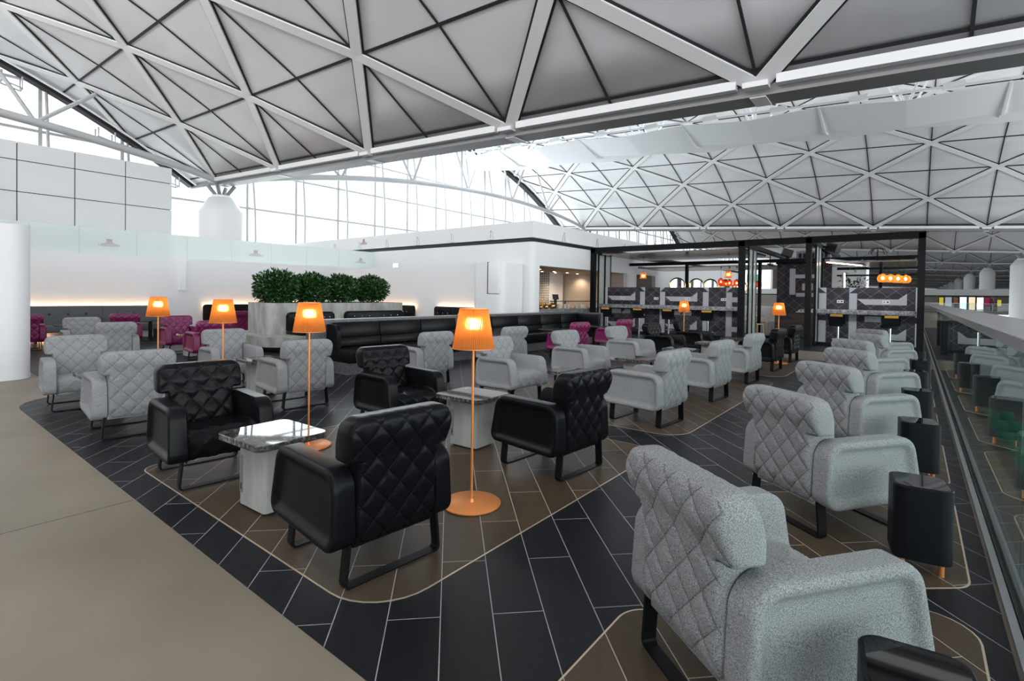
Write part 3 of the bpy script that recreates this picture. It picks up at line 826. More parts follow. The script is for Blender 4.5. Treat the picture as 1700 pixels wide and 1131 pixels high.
for mat in ('felt', 'leather', 'magenta'):
    if not CH:
        ms = dict(seat=seat_bm().mesh('seat', mat, 50), backrest=back_bm().mesh('backrest', mat + '_quilt', 50), arm0=arm_bm(-1).mesh('armrest', mat, 50), arm1=arm_bm(1).mesh('armrest', mat, 50))
        legs = [leg_bm(-0.285).mesh('leg_frame', 'black_metal', 30), leg_bm(0.285).mesh('leg_frame', 'black_metal', 30)]
        CH[mat] = ms
    else:
        CH[mat] = {}
        for k, v in CH['felt'].items():
            c = v.copy(); c.materials.clear(); c.materials.append(M[mat + '_quilt' if k == 'backrest' else mat]); CH[mat][k] = c
def chair(x, y, rz, mat, label, group):
    t = thing('lounge_armchair', label, 'armchair', (x, y, 0), R(rz), group)
    c = CH[mat]
    part('seat', c['seat'], t); part('backrest', c['backrest'], t)
    part('armrest', c['arm0'], t); part('armrest', c['arm1'], t)
    part('leg_frame', legs[0], t); part('leg_frame', legs[1], t)
    return t
gB, gG, gM, gR = 'black leather armchairs', 'grey felt armchairs in facing pairs', 'magenta leather armchairs', 'grey felt armchairs in a row along the balustrade'
W, E_ = -95, 84
chairs = [
 # column of pairs nearest the aisle: west-facing side
 (-2.34, 1.69, W, 'leather', 'black quilted leather armchair seen from behind, in front of the nearest marble table', gB),
 (-2.33, 3.52, W, 'leather', 'black leather armchair turned away beside the copper lamp, second marble table on its left', gB),
 (-2.36, 5.50, W, 'felt', 'light grey felt armchair seen from behind, right after the black leather chairs', gG),
 (-2.36, 7.28, W, 'felt', 'second light grey felt armchair seen from behind in the middle file', gG),
 (-2.36, 9.10, W, 'felt', 'third and farthest light grey armchair seen from behind in the middle file', gG),
 (-2.36, 11.00, W, 'leather', 'black quilted armchair seen from behind below the far right copper floor lamp', gB),
 (-2.36, 12.80, W, 'leather', 'black armchair seen from behind farthest down the middle file, by the frame post', gB),
 # east-facing side
 (-4.25, 1.66, E_, 'leather', 'black leather armchair with its seat towards us, behind the nearest marble table', gB),
 (-4.25, 3.50, E_, 'leather', 'black leather armchair facing the second marble table, left of the nearest lamp shade', gB),
 (-4.22, 5.36, E_, 'felt', 'grey felt armchair just right of the nearest copper lamp shade', gG),
 (-4.25, 7.22, E_, 'felt', 'grey felt armchair in front of a magenta chair, facing right', gG),
 (-4.22, 9.02, E_, 'felt', 'farthest grey felt armchair facing right, next to black leather ones', gG),
 (-4.22, 10.72, E_, 'leather', 'black armchair facing right below the far copper lamp and bar stools', gB),
 (-4.18, 12.45, E_, 'leather', 'black armchair facing right directly behind the pole of the far lamp', gB),
 # second column
 (-6.13, 1.66, W, 'felt', 'grey quilted felt armchair seen from behind, left of the black leather pair', gG),
 (-6.08, 3.36, W, 'felt', 'grey quilted felt armchair seen from behind, beside the second copper lamp pole', gG),
 (-6.05, 5.46, W, 'felt', 'grey armchair facing the long black sofa, directly left of the nearest lamp shade', gG),
 (-6.05, 7.42, W, 'felt', 'small grey quilted chair back facing the sofa corner table', gG),
 (-6.05, 9.75, W, 'magenta', 'magenta quilted armchair seen from behind, facing the end of the black sofa', gM),
 (-6.05, 11.95, W, 'magenta', 'magenta quilted armchair below the bar stools, farthest from us', gM),
 (-7.88, 1.62, E_, 'felt', 'grey felt armchair with open seat at the far left edge of the dark tiles', gG),
 (-7.90, 3.36, E_, 'felt', 'grey felt armchair with open seat behind the third copper lamp pole', gG),
 # third column
 (-11.38, 2.80, W, 'felt', 'small grey armchair seen from behind near the charcoal banquette', gG),
 (-13.03, 2.74, E_, 'felt', 'small grey armchair facing us by the charcoal banquette table', gG),
 (-12.88, 4.40, E_, 'magenta', 'magenta armchair facing right, beside the leftmost copper lamp', gM),
 (-11.05, 4.27, W, 'magenta', 'magenta armchair turned left, between the two left lamps', gM),
 (-15.35, 3.97, W, 'magenta', 'dark magenta chair back at the charcoal banquette, left of the leftmost lamp', gM),
 (-15.70, 2.25, W, 'magenta', 'magenta armchair mostly hidden by the white partition at the left edge', gM),
 (-15.60, 6.90, W, 'magenta', 'magenta armchair partly hidden by the concrete planter', gM),
]
for c in chairs: chair(*c)
rows_r = [(-0.420, 2.010), (-0.439, 3.84), (-0.408, 5.61), (-0.392, 7.39), (-0.50, 9.12), (-0.402, 10.79), (-0.45, 12.54)]
rl = ['grey felt armchair largest and nearest in the balustrade row, cut by the bottom edge', 'second grey armchair of the balustrade row, behind the nearest one',
      'third grey armchair of the balustrade row', 'fourth grey armchair of the balustrade row', 'fifth grey armchair of the balustrade row',
      'sixth grey armchair of the balustrade row', 'seventh grey armchair of the balustrade row, closest to the bar']
for (x, y), l in zip(rows_r, rl): chair(x, y, 143, 'felt', l, gR)

# ================================================================== SIDE TABLES
def table_meshes():
    s = MB().prism(rrect(-0.27, 0.27, -0.24, 0.24, 0.06), 0.445, 0.482, bev=0.004)
    p = MB().prism(rpoly([(-0.16, -0.14), (0.16, -0.14), (0.16, 0.14), (-0.16, 0.14)], 0.025, 3), 0.022, 0.445)
    f = MB().prism(rrect(-0.14, 0.14, -0.12, 0.12, 0.02), 0.0062, 0.022)
    pn = MB().bx(-0.142, -0.108, -0.1435, -0.14, 0.10, 0.34).bx(-0.131, -0.119, -0.1445, -0.143, 0.12, 0.16, mi=1)
    return s.mesh('marble_top', 'marble', 30), p.mesh('pedestal', 'concrete', 30), f.mesh('plinth', 'dark', 0), pn.mesh('power_panel', ['alu', 'dark'], 0)
TM = table_meshes()
def table(x, y, rz, label, grp='marble topped concrete side tables'):
    t = thing('side_table', label, 'side table', (x, y, 0), R(rz), grp)
    for n, m in zip(('marble_top', 'pedestal', 'plinth', 'power_panel'), TM): part(n, m, t)
    return t
for a in [(-3.28, 1.66, 2, 'marble-topped concrete side table nearest us, between two black leather armchairs'),
          (-3.20, 3.50, 2, 'marble-topped concrete side table behind the nearest copper lamp pole'),
          (-3.25, 5.38, 0, 'marble-topped side table in front of the grey chair right of the nearest lamp shade'),
          (-3.25, 7.18, 0, 'marble-topped side table between the second facing pair of grey armchairs'),
          (-3.25, 9.02, 0, 'marble-topped side table in front of the farthest grey armchair facing right'),
          (-3.25, 10.75, 0, 'marble-topped side table between the third-row black armchairs near the bar'),
          (-3.25, 12.5, 0, 'farthest marble-topped side table, by the far lamps'),
          (-7.00, 1.66, 0, 'side table half hidden between two grey chairs at the left'),
          (-6.98, 3.36, 0, 'side table with steel socket panel between two grey armchairs, left of a lamp pole'),
          (-11.98, 4.33, 0, 'side table between two magenta armchairs at the left'),
          (-12.2, 2.77, 0, 'small side table between two small grey armchairs at the left')]:
    table(*a)
def cafe_meshes():
    t = MB().prism(rrect(-0.32, 0.32, -0.30, 0.30, 0.03), 0.545, 0.57, bev=0.003).mesh('table_top', 'marble', 30)
    l = MB().bx(-0.035, 0.035, -0.035, 0.035, 0.02, 0.545).mesh('post', 'black_metal', 0)
    b = MB().prism(rrect(-0.2, 0.2, -0.2, 0.2, 0.02), 0.003, 0.02).mesh('foot_plate', 'black_metal', 0)
    return t, l, b
CM = cafe_meshes()
for x, y, l in [(-6.98, 8.35, 'dark pedestal table in front of the right black sofa, left of a small grey chair'), (-6.95, 10.6, 'dark pedestal table at the sofa end beside the magenta chairs'),
                (-6.98, 12.6, 'dark pedestal table between the farthest magenta chair and the sofa end'),
                (-15.3, 3.0, 'small dark pedestal table at the left part of the charcoal banquette'), (-16.5, 4.9, 'dark pedestal table at the right part of the charcoal banquette'),
                (-13.9, 11.2, 'dark pedestal table in front of the wall sofa behind the planter')]:
    t = thing('cafe_table', l, 'table', (x, y, 0), 0, 'dark pedestal tables by the sofas')
    for n, m in zip(('table_top', 'post', 'foot_plate'), CM): part(n, m, t)

# black drum tables along the balustrade
dm_ = [MB().prism(rrect(-0.125, 0.125, -0.135, 0.135, 0.06, 8), 0.075, 0.447, bev=0.004).mesh('drum', 'drum', 40),
       MB().prism(rrect(-0.112, 0.112, -0.122, 0.122, 0.05, 8), 0.447, 0.4495).mesh('glass_top', 'black_glass', 0)]
lm_ = [MB().cyl((x, y, 0.0062), (x, y, 0.076), 0.012, n=12).mesh('leg', 'copper', 40) for x in (-0.08, 0.08) for y in (-0.09, 0.09)]
ordn = ['nearest', 'second', 'third', 'fourth', 'fifth', 'sixth', 'seventh']
for k, (dx, dy) in enumerate([(0.03, 1.66), (0.045, 3.44), (0.05, 5.17), (0.045, 6.95), (0.04, 8.8), (0.10, 10.5), (0.06, 12.3)]):
    lab = ('black drum side table at the bottom edge, only its glass top seen' if k == 0 else
           '%s black drum side table along the glass balustrade' % ordn[k])
    t = thing('drum_table', lab, 'side table', (dx, dy, 0), R(8), 'black drum tables along the balustrade')
    part('drum', dm_[0], t); part('glass_top', dm_[1], t)
    for l in lm_: part('leg', l, t)

# ================================================================== COPPER FLOOR LAMPS
def pleat(r0, r1, z0, z1, n=64, amp=0.0035, th=0.0):
    m = MB(); rings = []
    for i in range(7):
        f = i / 6; r = r0 + (r1 - r0) * f; z = z0 + (z1 - z0) * f
        rings.append([m.bm.verts.new(((r + (amp if q % 2 else -amp)) * math.cos(2 * PI * q / (2 * n)), (r + (amp if q % 2 else -amp)) * math.sin(2 * PI * q / (2 * n)), z)) for q in range(2 * n)])
    m.loft(rings, True)
    return m
SH = pleat(0.137, 0.092, 1.043, 1.302).mesh('lamp_shade', 'shade', 0)
SR = [MB(), ]
LB = MB().lathe([(0.19, 0.0062), (0.195, 0.010), (0.195, 0.017), (0.19, 0.021), (0.02, 0.023), (0.014, 0.045)], n=48).mesh('base_disc', 'copper', 40)
LP = MB().cyl((0, 0, 0.04), (0, 0, 1.20), 0.0085, n=14).lathe([(0.02, 1.10), (0.024, 1.13), (0.018, 1.17)], n=16).mesh('pole', 'copper', 40)
LBULB = MB().lathe([(0.008, 1.165), (0.024, 1.18), (0.030, 1.20), (0.024, 1.222), (0.008, 1.236)], n=16).mesh('bulb', 'bulb', 40)
RINGS = MB()
for r, z in ((0.137, 1.043), (0.092, 1.302)):
    RINGS.tube([(r * math.cos(2 * PI * q / 48), r * math.sin(2 * PI * q / 48), z) for q in range(49)], 0.0035, n=6)
RINGS = RINGS.mesh('shade_ring', 'copper', 60)
for x, y, l in [(-2.285, 2.50, 'copper floor lamp nearest us, round base on the brown tiles'),
                (-4.275, 2.49, 'copper floor lamp behind the nearest marble table, second from the right of the near lamps'),
                (-6.08, 2.50, 'copper floor lamp left of the planter corner, between grey chairs'),
                (-8.05, 2.48, 'leftmost copper floor lamp, by the charcoal banquette and a magenta chair'),
                (-4.35, 12.25, 'far copper floor lamp in front of the bar stools'),
                (-2.28, 12.2, 'far copper floor lamp in the opening between the bar screens')]:
    t = thing('floor_lamp', l, 'floor lamp', (x, y, 0), rng.random(), 'copper floor lamps')
    for n, m in (('base_disc', LB), ('pole', LP), ('lamp_shade', SH), ('shade_ring', RINGS), ('bulb', LBULB)): part(n, m, t)
    li = bpy.data.lights.new('lamp_light', 'POINT'); li.energy = 0.7; li.color = (1.0, 0.55, 0.22); li.shadow_soft_size = 0.05
    lo = bpy.data.objects.new('lamp_light', li); COL.objects.link(lo); lo.parent = t; lo.location = (0, 0, 1.20)

# ================================================================== PLANTER AND SHRUBS
p = thing('planter', 'raised concrete planter with rounded corners holding four shrubs', 'planter', (0, 0, 0))
pm = MB()
out = rpoly([(-13.35, 6.0), (-12.0, 6.0), (-12.0, 10.0), (-13.35, 10.0)], [0.25, 0.32, 0.05, 0.05], 10)
A = [pm.bm.verts.new((x, y, 0.36)) for x, y in out]; B = [pm.bm.verts.new((x, y, 1.12)) for x, y in out]
I = inset(out, 0.07); Cc = [pm.bm.verts.new((x, y, 1.12)) for x, y in I]; D = [pm.bm.verts.new((x, y, 1.0)) for x, y in I]
pm.loft([A, B, Cc, D], True); pm.bm.faces.new(A[::-1]); pm.bm.faces.new(D)
pm.obj('planter_wall', 'concrete', p)
MB().prism(inset(out, 0.072), 0.98, 1.085).obj('soil', 'soil', p, smooth=0)
MB().prism(rpoly([(-13.9, 5.62), (-11.15, 5.62), (-11.15, 10.2), (-13.9, 10.2)], [0.45, 0.55, 0.1, 0.1], 10), 0.13, 0.36).obj('bench_plinth', 'concrete', p)
MB().prism(rpoly([(-13.6, 5.95), (-11.5, 5.95), (-11.5, 10.0), (-13.6, 10.0)], [0.3, 0.3, 0.1, 0.1], 6), 0.003, 0.13).obj('recessed_base', 'dark', p)
def sofa_back(name, par, w, h0, h1, mat, n_div, btn, rt, th=0.14):
    """upholstered back: local x along the width, front towards -y"""
    bmk = MB(); seg = w / n_div
    prof = rpoly([(-w / 2, h0), (w / 2, h0), (w / 2, h1), (-w / 2, h1)], [0.03, 0.03, rt, rt], 8)
    def rg(d, y): return [bmk.bm.verts.new((x, y, z)) for x, z in inset(prof, d)]
    rs = [rg(0, 0), rg(0, -th + 0.03), rg(0.012, -th + 0.008), rg(0.03, -th)]
    bmk.loft(rs, True); bmk.bm.faces.new(rs[0][::-1]); bmk.bm.faces.new(rs[-1])
    o = bmk.obj(name, mat, par)
    if n_div > 1:
        sm = MB()
        for i in range(1, n_div): sm.bx(-w / 2 + i * seg - 0.004, -w / 2 + i * seg + 0.004, -th - 0.003, -0.02, h0 + 0.01, h1 + 0.002)
        sm.obj('seam', 'dark', o, smooth=0)
    return o
def buttons(par, xs, z, y, mat, r=0.014):
    me = MB().lathe([(0.002, 0.008), (r * 0.7, 0.006), (r, 0.0)], n=12).mesh('button', mat, 60)
    for x in xs:
        b = part('button', me, par); b.location = (x, y, z); b.rotation_euler = (R(90), 0, 0)
for cx, w, nd, lab in [(7.0, 1.26, 2, 'black button-back sofa against the planter, partly behind the second lamp shade'), (8.95, 1.95, 2, 'black button-back sofa against the planter, right of the second lamp shade')]:
    t = thing('planter_sofa', lab, 'sofa', (-11.995, cx, 0), R(90), 'black sofas built against the planter')
    b = sofa_back('backrest', t, w, 0.44, 0.90 if nd == 2 else 0.85, 'leather', nd, 0, 0.12)
    seg = w / nd
    buttons(t, [-w / 2 + seg * (i + 0.5) + d for i in range(nd) for d in (-seg * 0.25, 0, seg * 0.25)], 0.76, -0.14, 'chrome')
    MB().bx(-w / 2, w / 2, -0.72, -0.0, 0.365, 0.455, bev=0.02).obj('seat', 'leather', t)

def shrub(cx, cy, rad, seed, label):
    r_ = random.Random(seed); t = thing('planter_shrub', label, 'shrub', (cx, cy, 1.085), 0, 'shrubs in the concrete planter')
    st = MB()
    for i in range(9):
        a = r_.random() * 2 * PI; d = 0.05 + 0.12 * r_.random()
        st.tube([(0.05 * math.cos(a), 0.05 * math.sin(a), -0.02), (d * math.cos(a), d * math.sin(a), 0.18), (2.2 * d * math.cos(a), 2.2 * d * math.sin(a), 0.42)], 0.009, n=6)
    st.obj('stems', 'stem', t)
    lf = MB()
    for i in range(3600):
        u = r_.random() * 2 * PI; w = r_.uniform(-0.9, 1); q = math.sqrt(1 - w * w)
        rr = rad * (0.72 + 0.33 * r_.random() ** 0.6) * (1 + 0.13 * math.sin(3 * u + seed) * q + 0.10 * math.sin(5 * u + 4 * w + 2 * seed))
        if r_.random() < 0.45: rr *= r_.uniform(0.35, 0.95)
        c = Vector((rr * q * math.cos(u), rr * q * math.sin(u), 0.40 + 0.80 * rr * w))
        if c.z < 0.02: c.z = 0.05 + 0.1 * r_.random()
        dr = (c - Vector((0, 0, 0.3))).normalized() * 0.7 + Vector((r_.gauss(0, .5), r_.gauss(0, .5), r_.gauss(0.15, .5)))
        dr.normalize(); L_ = r_.uniform(0.07, 0.125); wd = L_ * 0.25
        sd = dr.cross(Vector((r_.gauss(0, 1), r_.gauss(0, 1), r_.gauss(0, 1)))).normalized(); nr = sd.cross(dr) * 0.008
        vs = [lf.bm.verts.new(p) for p in (c, c + dr * L_ * .45 + sd * wd + nr, c + dr * L_, c + dr * L_ * .45 - sd * wd + nr, c + dr * L_ * 0.5 - nr)]
        lf.bm.faces.new((vs[0], vs[1], vs[4])); lf.bm.faces.new((vs[1], vs[2], vs[4])); lf.bm.faces.new((vs[2], vs[3], vs[4])); lf.bm.faces.new((vs[3], vs[0], vs[4]))
    lf.obj('foliage', 'leaf', t, smooth=0)
shrub(-12.72, 6.55, 0.50, 1, 'leafy green shrub at the left end of the planter, the tallest')
shrub(-12.70, 7.45, 0.45, 2, 'leafy green shrub second from the left in the planter')
shrub(-12.70, 8.35, 0.45, 3, 'leafy green shrub third from the left in the planter')
shrub(-12.68, 9.30, 0.46, 4, 'leafy green shrub at the right end of the planter')

# ================================================================== SOFAS AND BANQUETTES
def long_sofa(x, y0, y1, nd, lab, left_arm, right_return):
    t = thing('banquette_sofa', lab, 'sofa', (x, (y0 + y1) / 2, 0), R(90), 'long black leather banquettes with granite ledge')
    w = y1 - y0
    lg = MB().bx(-w / 2 - (0.3 if left_arm else 0), w / 2 + 0.12, -0.02, 0.16, 0.003, 0.885).bx(-w / 2 - (0.33 if left_arm else 0.0), w / 2 + 0.13, -0.05, 0.19, 0.885, 0.918)
    lg.obj('granite_ledge', 'granite', t, smooth=0)
    MB().bx(-w / 2, w / 2, -0.62, -0.02, 0.003, 0.20).obj('granite_base', 'granite', t, smooth=0)
    seg = w / nd
    for i in range(nd):
        x0 = -w / 2 + i * seg + (0.07 if left_arm and i == 0 else 0); x1 = -w / 2 + (i + 1) * seg
        m = MB().box(((x0 + x1) / 2, -0.085, 0.73), (x1 - x0 - 0.006, 0.10, 0.27), bev=0.018, rot=Matrix.Rotation(R(-9), 3, 'X'))
        m.obj('back_cushion', 'leather', t)
        m = MB().box(((x0 + x1) / 2, -0.115, 0.51), (x1 - x0 - 0.006, 0.12, 0.16), bev=0.018, rot=Matrix.Rotation(R(-9), 3, 'X'))
        m.obj('lumbar_cushion', 'leather', t)
    MB().bx(-w / 2, w / 2, -0.70, -0.02, 0.20, 0.43, bev=0.03).obj('seat', 'leather', t)
    if left_arm:
        pr = rpoly([(-0.34, 0.40), (0.0, 0.40), (0.0, 0.84), (-0.34, 0.84)], [0.01, 0.01, 0.01, 0.14], 8)
        a = MB(); Ls = [[a.bm.verts.new((xx, y, z)) for y, z in inset(pr, d)] for xx, d in ((-w / 2 - 0.02, 0.01), (-w / 2 - 0.01, 0), (-w / 2 + 0.055, 0), (-w / 2 + 0.065, 0.01))]
        a.loft(Ls, True); a.bm.faces.new(Ls[0]); a.bm.faces.new(Ls[-1]); a.obj('armrest', 'leather', t)
    if right_return:
        a = MB().box((w / 2 - 0.05, -0.45, 0.62), (0.11, 0.80, 0.50), bev=0.035); a.obj('end_panel', 'leather', t)
        MB().bx(w / 2 + 0.005, w / 2 + 0.13, -0.86, -0.02, 0.003, 0.90).obj('granite_end', 'granite', t, smooth=0)
    return t
long_sofa(-8.1, 5.05, 8.15, 3, 'long black leather banquette with granite ledge, left section with rounded arm', True, False)
long_sofa(-8.1, 8.35, 13.45, 5, 'long black leather banquette, right section ending in a corner near the servery', False, True)

t = thing('charcoal_banquette', 'charcoal grey banquette with black buttons along the left white wall', 'sofa', (-17.92, 3.4, 0), R(90))
sofa_back('backrest', t, 4.4, 0.42, 0.935, 'grey_sofa', 3, 0, 0.03, 0.16)
seg = 4.4 / 3
buttons(t, [-2.2 + seg * (i + .5) + d for i in range(3) for d in (-0.38, 0, 0.38)], 0.72, -0.16, 'dark', 0.03)
MB().bx(-2.2, 2.2, -0.66, -0.0, 0.26, 0.44, bev=0.025).obj('seat', 'grey_sofa', t)
for x in (-2.0, -0.7, 0.7, 2.0): MB().bx(x - 0.03, x + 0.03, -0.55, -0.1, 0.003, 0.26).obj('leg', 'black_metal', t, smooth=0)
MB().bx(-2.15, 2.15, 0.006, 0.036, 0.86, 0.88).obj('cove_light', 'warm_led', t, smooth=0)
MB().bx(-1.9, -0.4, -0.06, -0.03, 0.06, 0.08).obj('floor_light', 'warm_led', t, smooth=0)
def wall_sofa(loc, rz, w, nd, lab, bt):
    t = thing('wall_sofa', lab, 'sofa', loc, R(rz), 'black button-back sofas along the low white walls')
    sofa_back('backrest', t, w, 0.44, 0.955, 'leather', nd, 0, 0.10, 0.12)
    buttons(t, bt, 0.72, -0.12, 'chrome', 0.016)
    MB().bx(-w / 2, w / 2, -0.62, 0, 0.24, 0.45, bev=0.02).obj('seat', 'leather', t)
    MB().bx(-w / 2 + .05, w / 2 - .05, -0.55, -0.02, 0.003, 0.24).obj('base', 'dark', t, smooth=0)
    MB().bx(-w / 2 + 0.05, w / 2 - 0.05, 0.006, 0.036, 0.88, 0.90).obj('cove_light', 'warm_led', t, smooth=0)
wall_sofa((-17.92, 8.5, 0), 90, 3.5, 2, 'black sofa back with white buttons on the left wall, behind a lamp', [-1.45, -0.8, -0.5])
wall_sofa((-15.95, 12.62, 0), 0, 3.0, 2, 'black sofa back on the far low wall, partly hidden by the planter', [0.75, 0.95, 1.15])
wall_sofa((-12.40, 12.62, 0), 0, 1.9, 2, 'black sofa back on the far low wall beside the white pier', [-0.75, -0.5, -0.25, 0.25])
c = thing('tealight', 'small glowing orange tealight seen above the granite ledge', 'candle', (-13.9, 11.2, 0.57))
MB().lathe([(0.03, 0), (0.04, 0.02), (0.042, 0.09)], n=16).obj('holder', 'candle', c)
MB().lathe([(0.0415, 0.086), (0.044, 0.09), (0.0415, 0.094)], n=16).obj('rim', 'copper', c)
# ================================================================== BAR FRAME AND PARTITIONS
t = thing('bar_portal', 'large black steel portal in front of the bar, four posts and a top beam', 'frame', (0, 0, 0))
YF = 17.3
def post(x0, x1, y0=YF, d=0.16, z1=3.2, z0=0.0031): return MB().bx(x0, x1, y0, y0 + d, z0, z1)
for x0, x1 in ((-9.79, -9.62), (-4.43, -4.25), (-2.55, -2.40), (0.07, 0.22)):
    post(x0, x1).obj('post', 'frame_black', t, smooth=0)
MB().bx(-9.79, 0.22, YF, YF + 0.16, 3.05, 3.24).obj('top_beam', 'frame_black', t, smooth=0)
for x, l in ((-9.705, 'black roof beam running back from the left post of the bar portal'), (-4.34, 'black roof beam running back from the second post of the bar portal'), (-2.475, 'black roof beam running back from the third post of the bar portal'), (0.145, 'black roof beam running back from the right post of the bar portal')):
    tag(MB().bx(x - 0.08, x + 0.08, YF + 0.17, YF + 7.5, 3.06, 3.2).obj('roof_beam', 'frame_black', smooth=0), l, 'beam', 'black roof beams of the bar')
t = thing('rear_portal', 'lower black portal deeper inside the bar behind the partitions', 'frame', (0, 0, 0))
MB().bx(-9.79, 0.22, YF + 3.4, YF + 3.55, 2.72, 2.84).obj('top_beam', 'frame_black', t, smooth=0)
for x0, x1 in ((-7.34, -7.24), (-4.6, -4.5), (-2.6, -2.5), (0.07, 0.2)):
    MB().bx(x0, x1, YF + 3.4, YF + 3.55, 0.0031, 2.72).obj('post', 'frame_black', t, smooth=0)
t = thing('back_portal', 'farthest black portal with double beam behind the two-stool bar', 'frame', (0, 0, 0))
MB().bx(-2.4, 0.1, YF + 6.4, YF + 6.5, 2.55, 2.65).obj('top_beam', 'frame_black', t, smooth=0)
MB().bx(-2.4, 0.1, YF + 6.4, YF + 6.5, 2.30, 2.36).obj('lower_beam', 'frame_black', t, smooth=0)
MB().bx(-1.05, -0.95, YF + 6.4, YF + 6.5, 0.0031, 2.55).obj('post', 'frame_black', t, smooth=0)
for x, lab in ((-9.6, 'fluted glass screen of two tall panes at the left end of the bar frame'), (-4.22, 'fluted glass screen of two tall panes right of the four-stool bar'), (-2.36, 'fluted glass screen of two tall panes left of the two-stool bar')):
    s = thing('glass_screen', lab, 'screen', (x + 0.05, YF + 0.18, 0), 0, 'fluted glass screens')
    y = 0
    for k in range(2):
        y0 = k * 0.52
        f = MB().bx(-0.025, 0.025, y0, y0 + 0.045, 0.0031, 3.04).bx(-0.025, 0.025, y0 + 0.455, y0 + 0.5, 0.0031, 3.04).bx(-0.025, 0.025, y0 + 0.045, y0 + 0.455, 2.96, 3.04).bx(-0.025, 0.025, y0 + 0.045, y0 + 0.455, 0.0031, 0.12)
        f.obj('screen_frame', 'frame_black', s, smooth=0)
        MB().bx(-0.012, 0.012, y0 + 0.045, y0 + 0.455, 0.12, 2.96).obj('pane', 'fluted', s, smooth=0)
# patterned partition: 0 dark, 1 mid, 2 light
def partition(x0, x1, phase, lab):
    t = thing('patterned_partition', lab, 'partition', ((x0 + x1) / 2, 17.985, 0), 0, 'patterned bar partitions')
    cw, rh = 0.1925, 0.165; xc = (x0 + x1) / 2
    m = MB().bx(x0 - xc, x1 - xc, 0.002, 0.12, 0.0031, 1.745)
    period = ['L', 'd', 'm', 'd', 'L', 'B', 'B', 'B', 'B', 'B', 'B', 'd']
    n0 = math.floor((x0 - phase) / cw) - 1; n1 = math.ceil((x1 - phase) / cw) + 1
    rows = 11
    def clipx(x): return min(max(x, x0), x1) - xc
    for c in range(n0, n1):
        ci = c % 12; xa, xb = phase + c * cw, phase + (c + 1) * cw
        if xb <= x0 or xa >= x1: continue
        full = xa >= x0 - 1e-6 and xb <= x1 + 1e-6
        for r in range(rows):
            zt = 1.745 - r * rh; zb = max(zt - rh, 0.01)
            k = period[ci]; tri = None; rr = r % 6
            if k == 'L':
                col = 2
                if r == 0: tri = (1, 2, 0) if ci == 4 else (2, 1, 1)
                if r in (5,) : col = 0 if ci == 0 else 2
            elif k == 'd': col = 0 if (r + ci) % 3 else 1
            elif k == 'm': col = 1 if r % 4 else 0
            else:
                b = ci - 5
                if rr == 0: col = 1
                elif rr == 1: col = 0; 
                elif rr == 2: col = 2
                elif rr == 3: col = 0
                elif rr == 4: col = 1 if b not in (1, 2) else 0
                else: col = 2 if b in (1, 2, 4) else 0
                if rr == 1 and b == 5: tri = (2, 0, 0)
                if rr == 2 and b == 0: tri = (2, 0, 1)
                if rr == 5 and b == 3: tri = (2, 0, 0)
            A, B, C, D = (clipx(xa), 0, zb), (clipx(xb), 0, zb), (clipx(xb), 0, zt), (clipx(xa), 0, zt)
            if tri and full:
                if tri[2] == 0:    # diagonal bottom-left to top-right
                    for tr, mi in (((A, B, C), tri[0]), ((A, C, D), tri[1])):
                        m.bm.faces.new([m.bm.verts.new(p) for p in tr]).material_index = mi
                else:
                    for tr, mi in (((A, B, D), tri[1]), ((B, C, D), tri[0])):
                        m.bm.faces.new([m.bm.verts.new(p) for p in tr]).material_index = mi
            else:
                m.bm.faces.new([m.bm.verts.new(p) for p in (A, B, C, D)]).material_index = col
    m.obj('panel', ['pat_dark', 'pat_mid', 'pat_light'], t, smooth=0)
    MB().bx(x0 - xc, x1 - xc, -0.02, 0.14, 0.0031, 0.1).obj('kick_board', 'frame_black', t, smooth=0)
    return t, xc
def outlet(t, x, z=1.335):
    MB().bx(x - 0.085, x + 0.085, -0.012, 0.0, z - 0.045, z + 0.045).bx(x - 0.06, x - 0.02, -0.014, -0.012, z - 0.02, z + 0.02, mi=1).bx(x + 0.015, x + 0.06, -0.014, -0.012, z - 0.018, z + 0.018, mi=2).obj('power_outlet', ['socket', 'alu', 'dark'], t, smooth=0)
pa, xc = partition(-9.5, -4.6, -8.05, 'patterned partition wall behind the four-stool bar')
for x in (-8.75, -7.42, -6.27, -5.05): outlet(pa, x - xc)
pb, xc = partition(-2.42, 0.07, -2.27, 'patterned partition wall behind the two-stool bar')
for x in (-1.72, -0.62): outlet(pb, x - xc)
for x0, x1, lab in ((-9.51, -4.44, 'long veined grey granite bar counter with four stools'), (-2.27, 0.06, 'short veined grey granite bar counter with two stools')):
    o = MB().bx(x0, x1, 17.465, 17.96, 0.97, 1.10, bev=0.006).obj('bar_counter', 'granite_light')
    tag(o, lab, 'counter')
    o['group'] = 'granite bar counters'
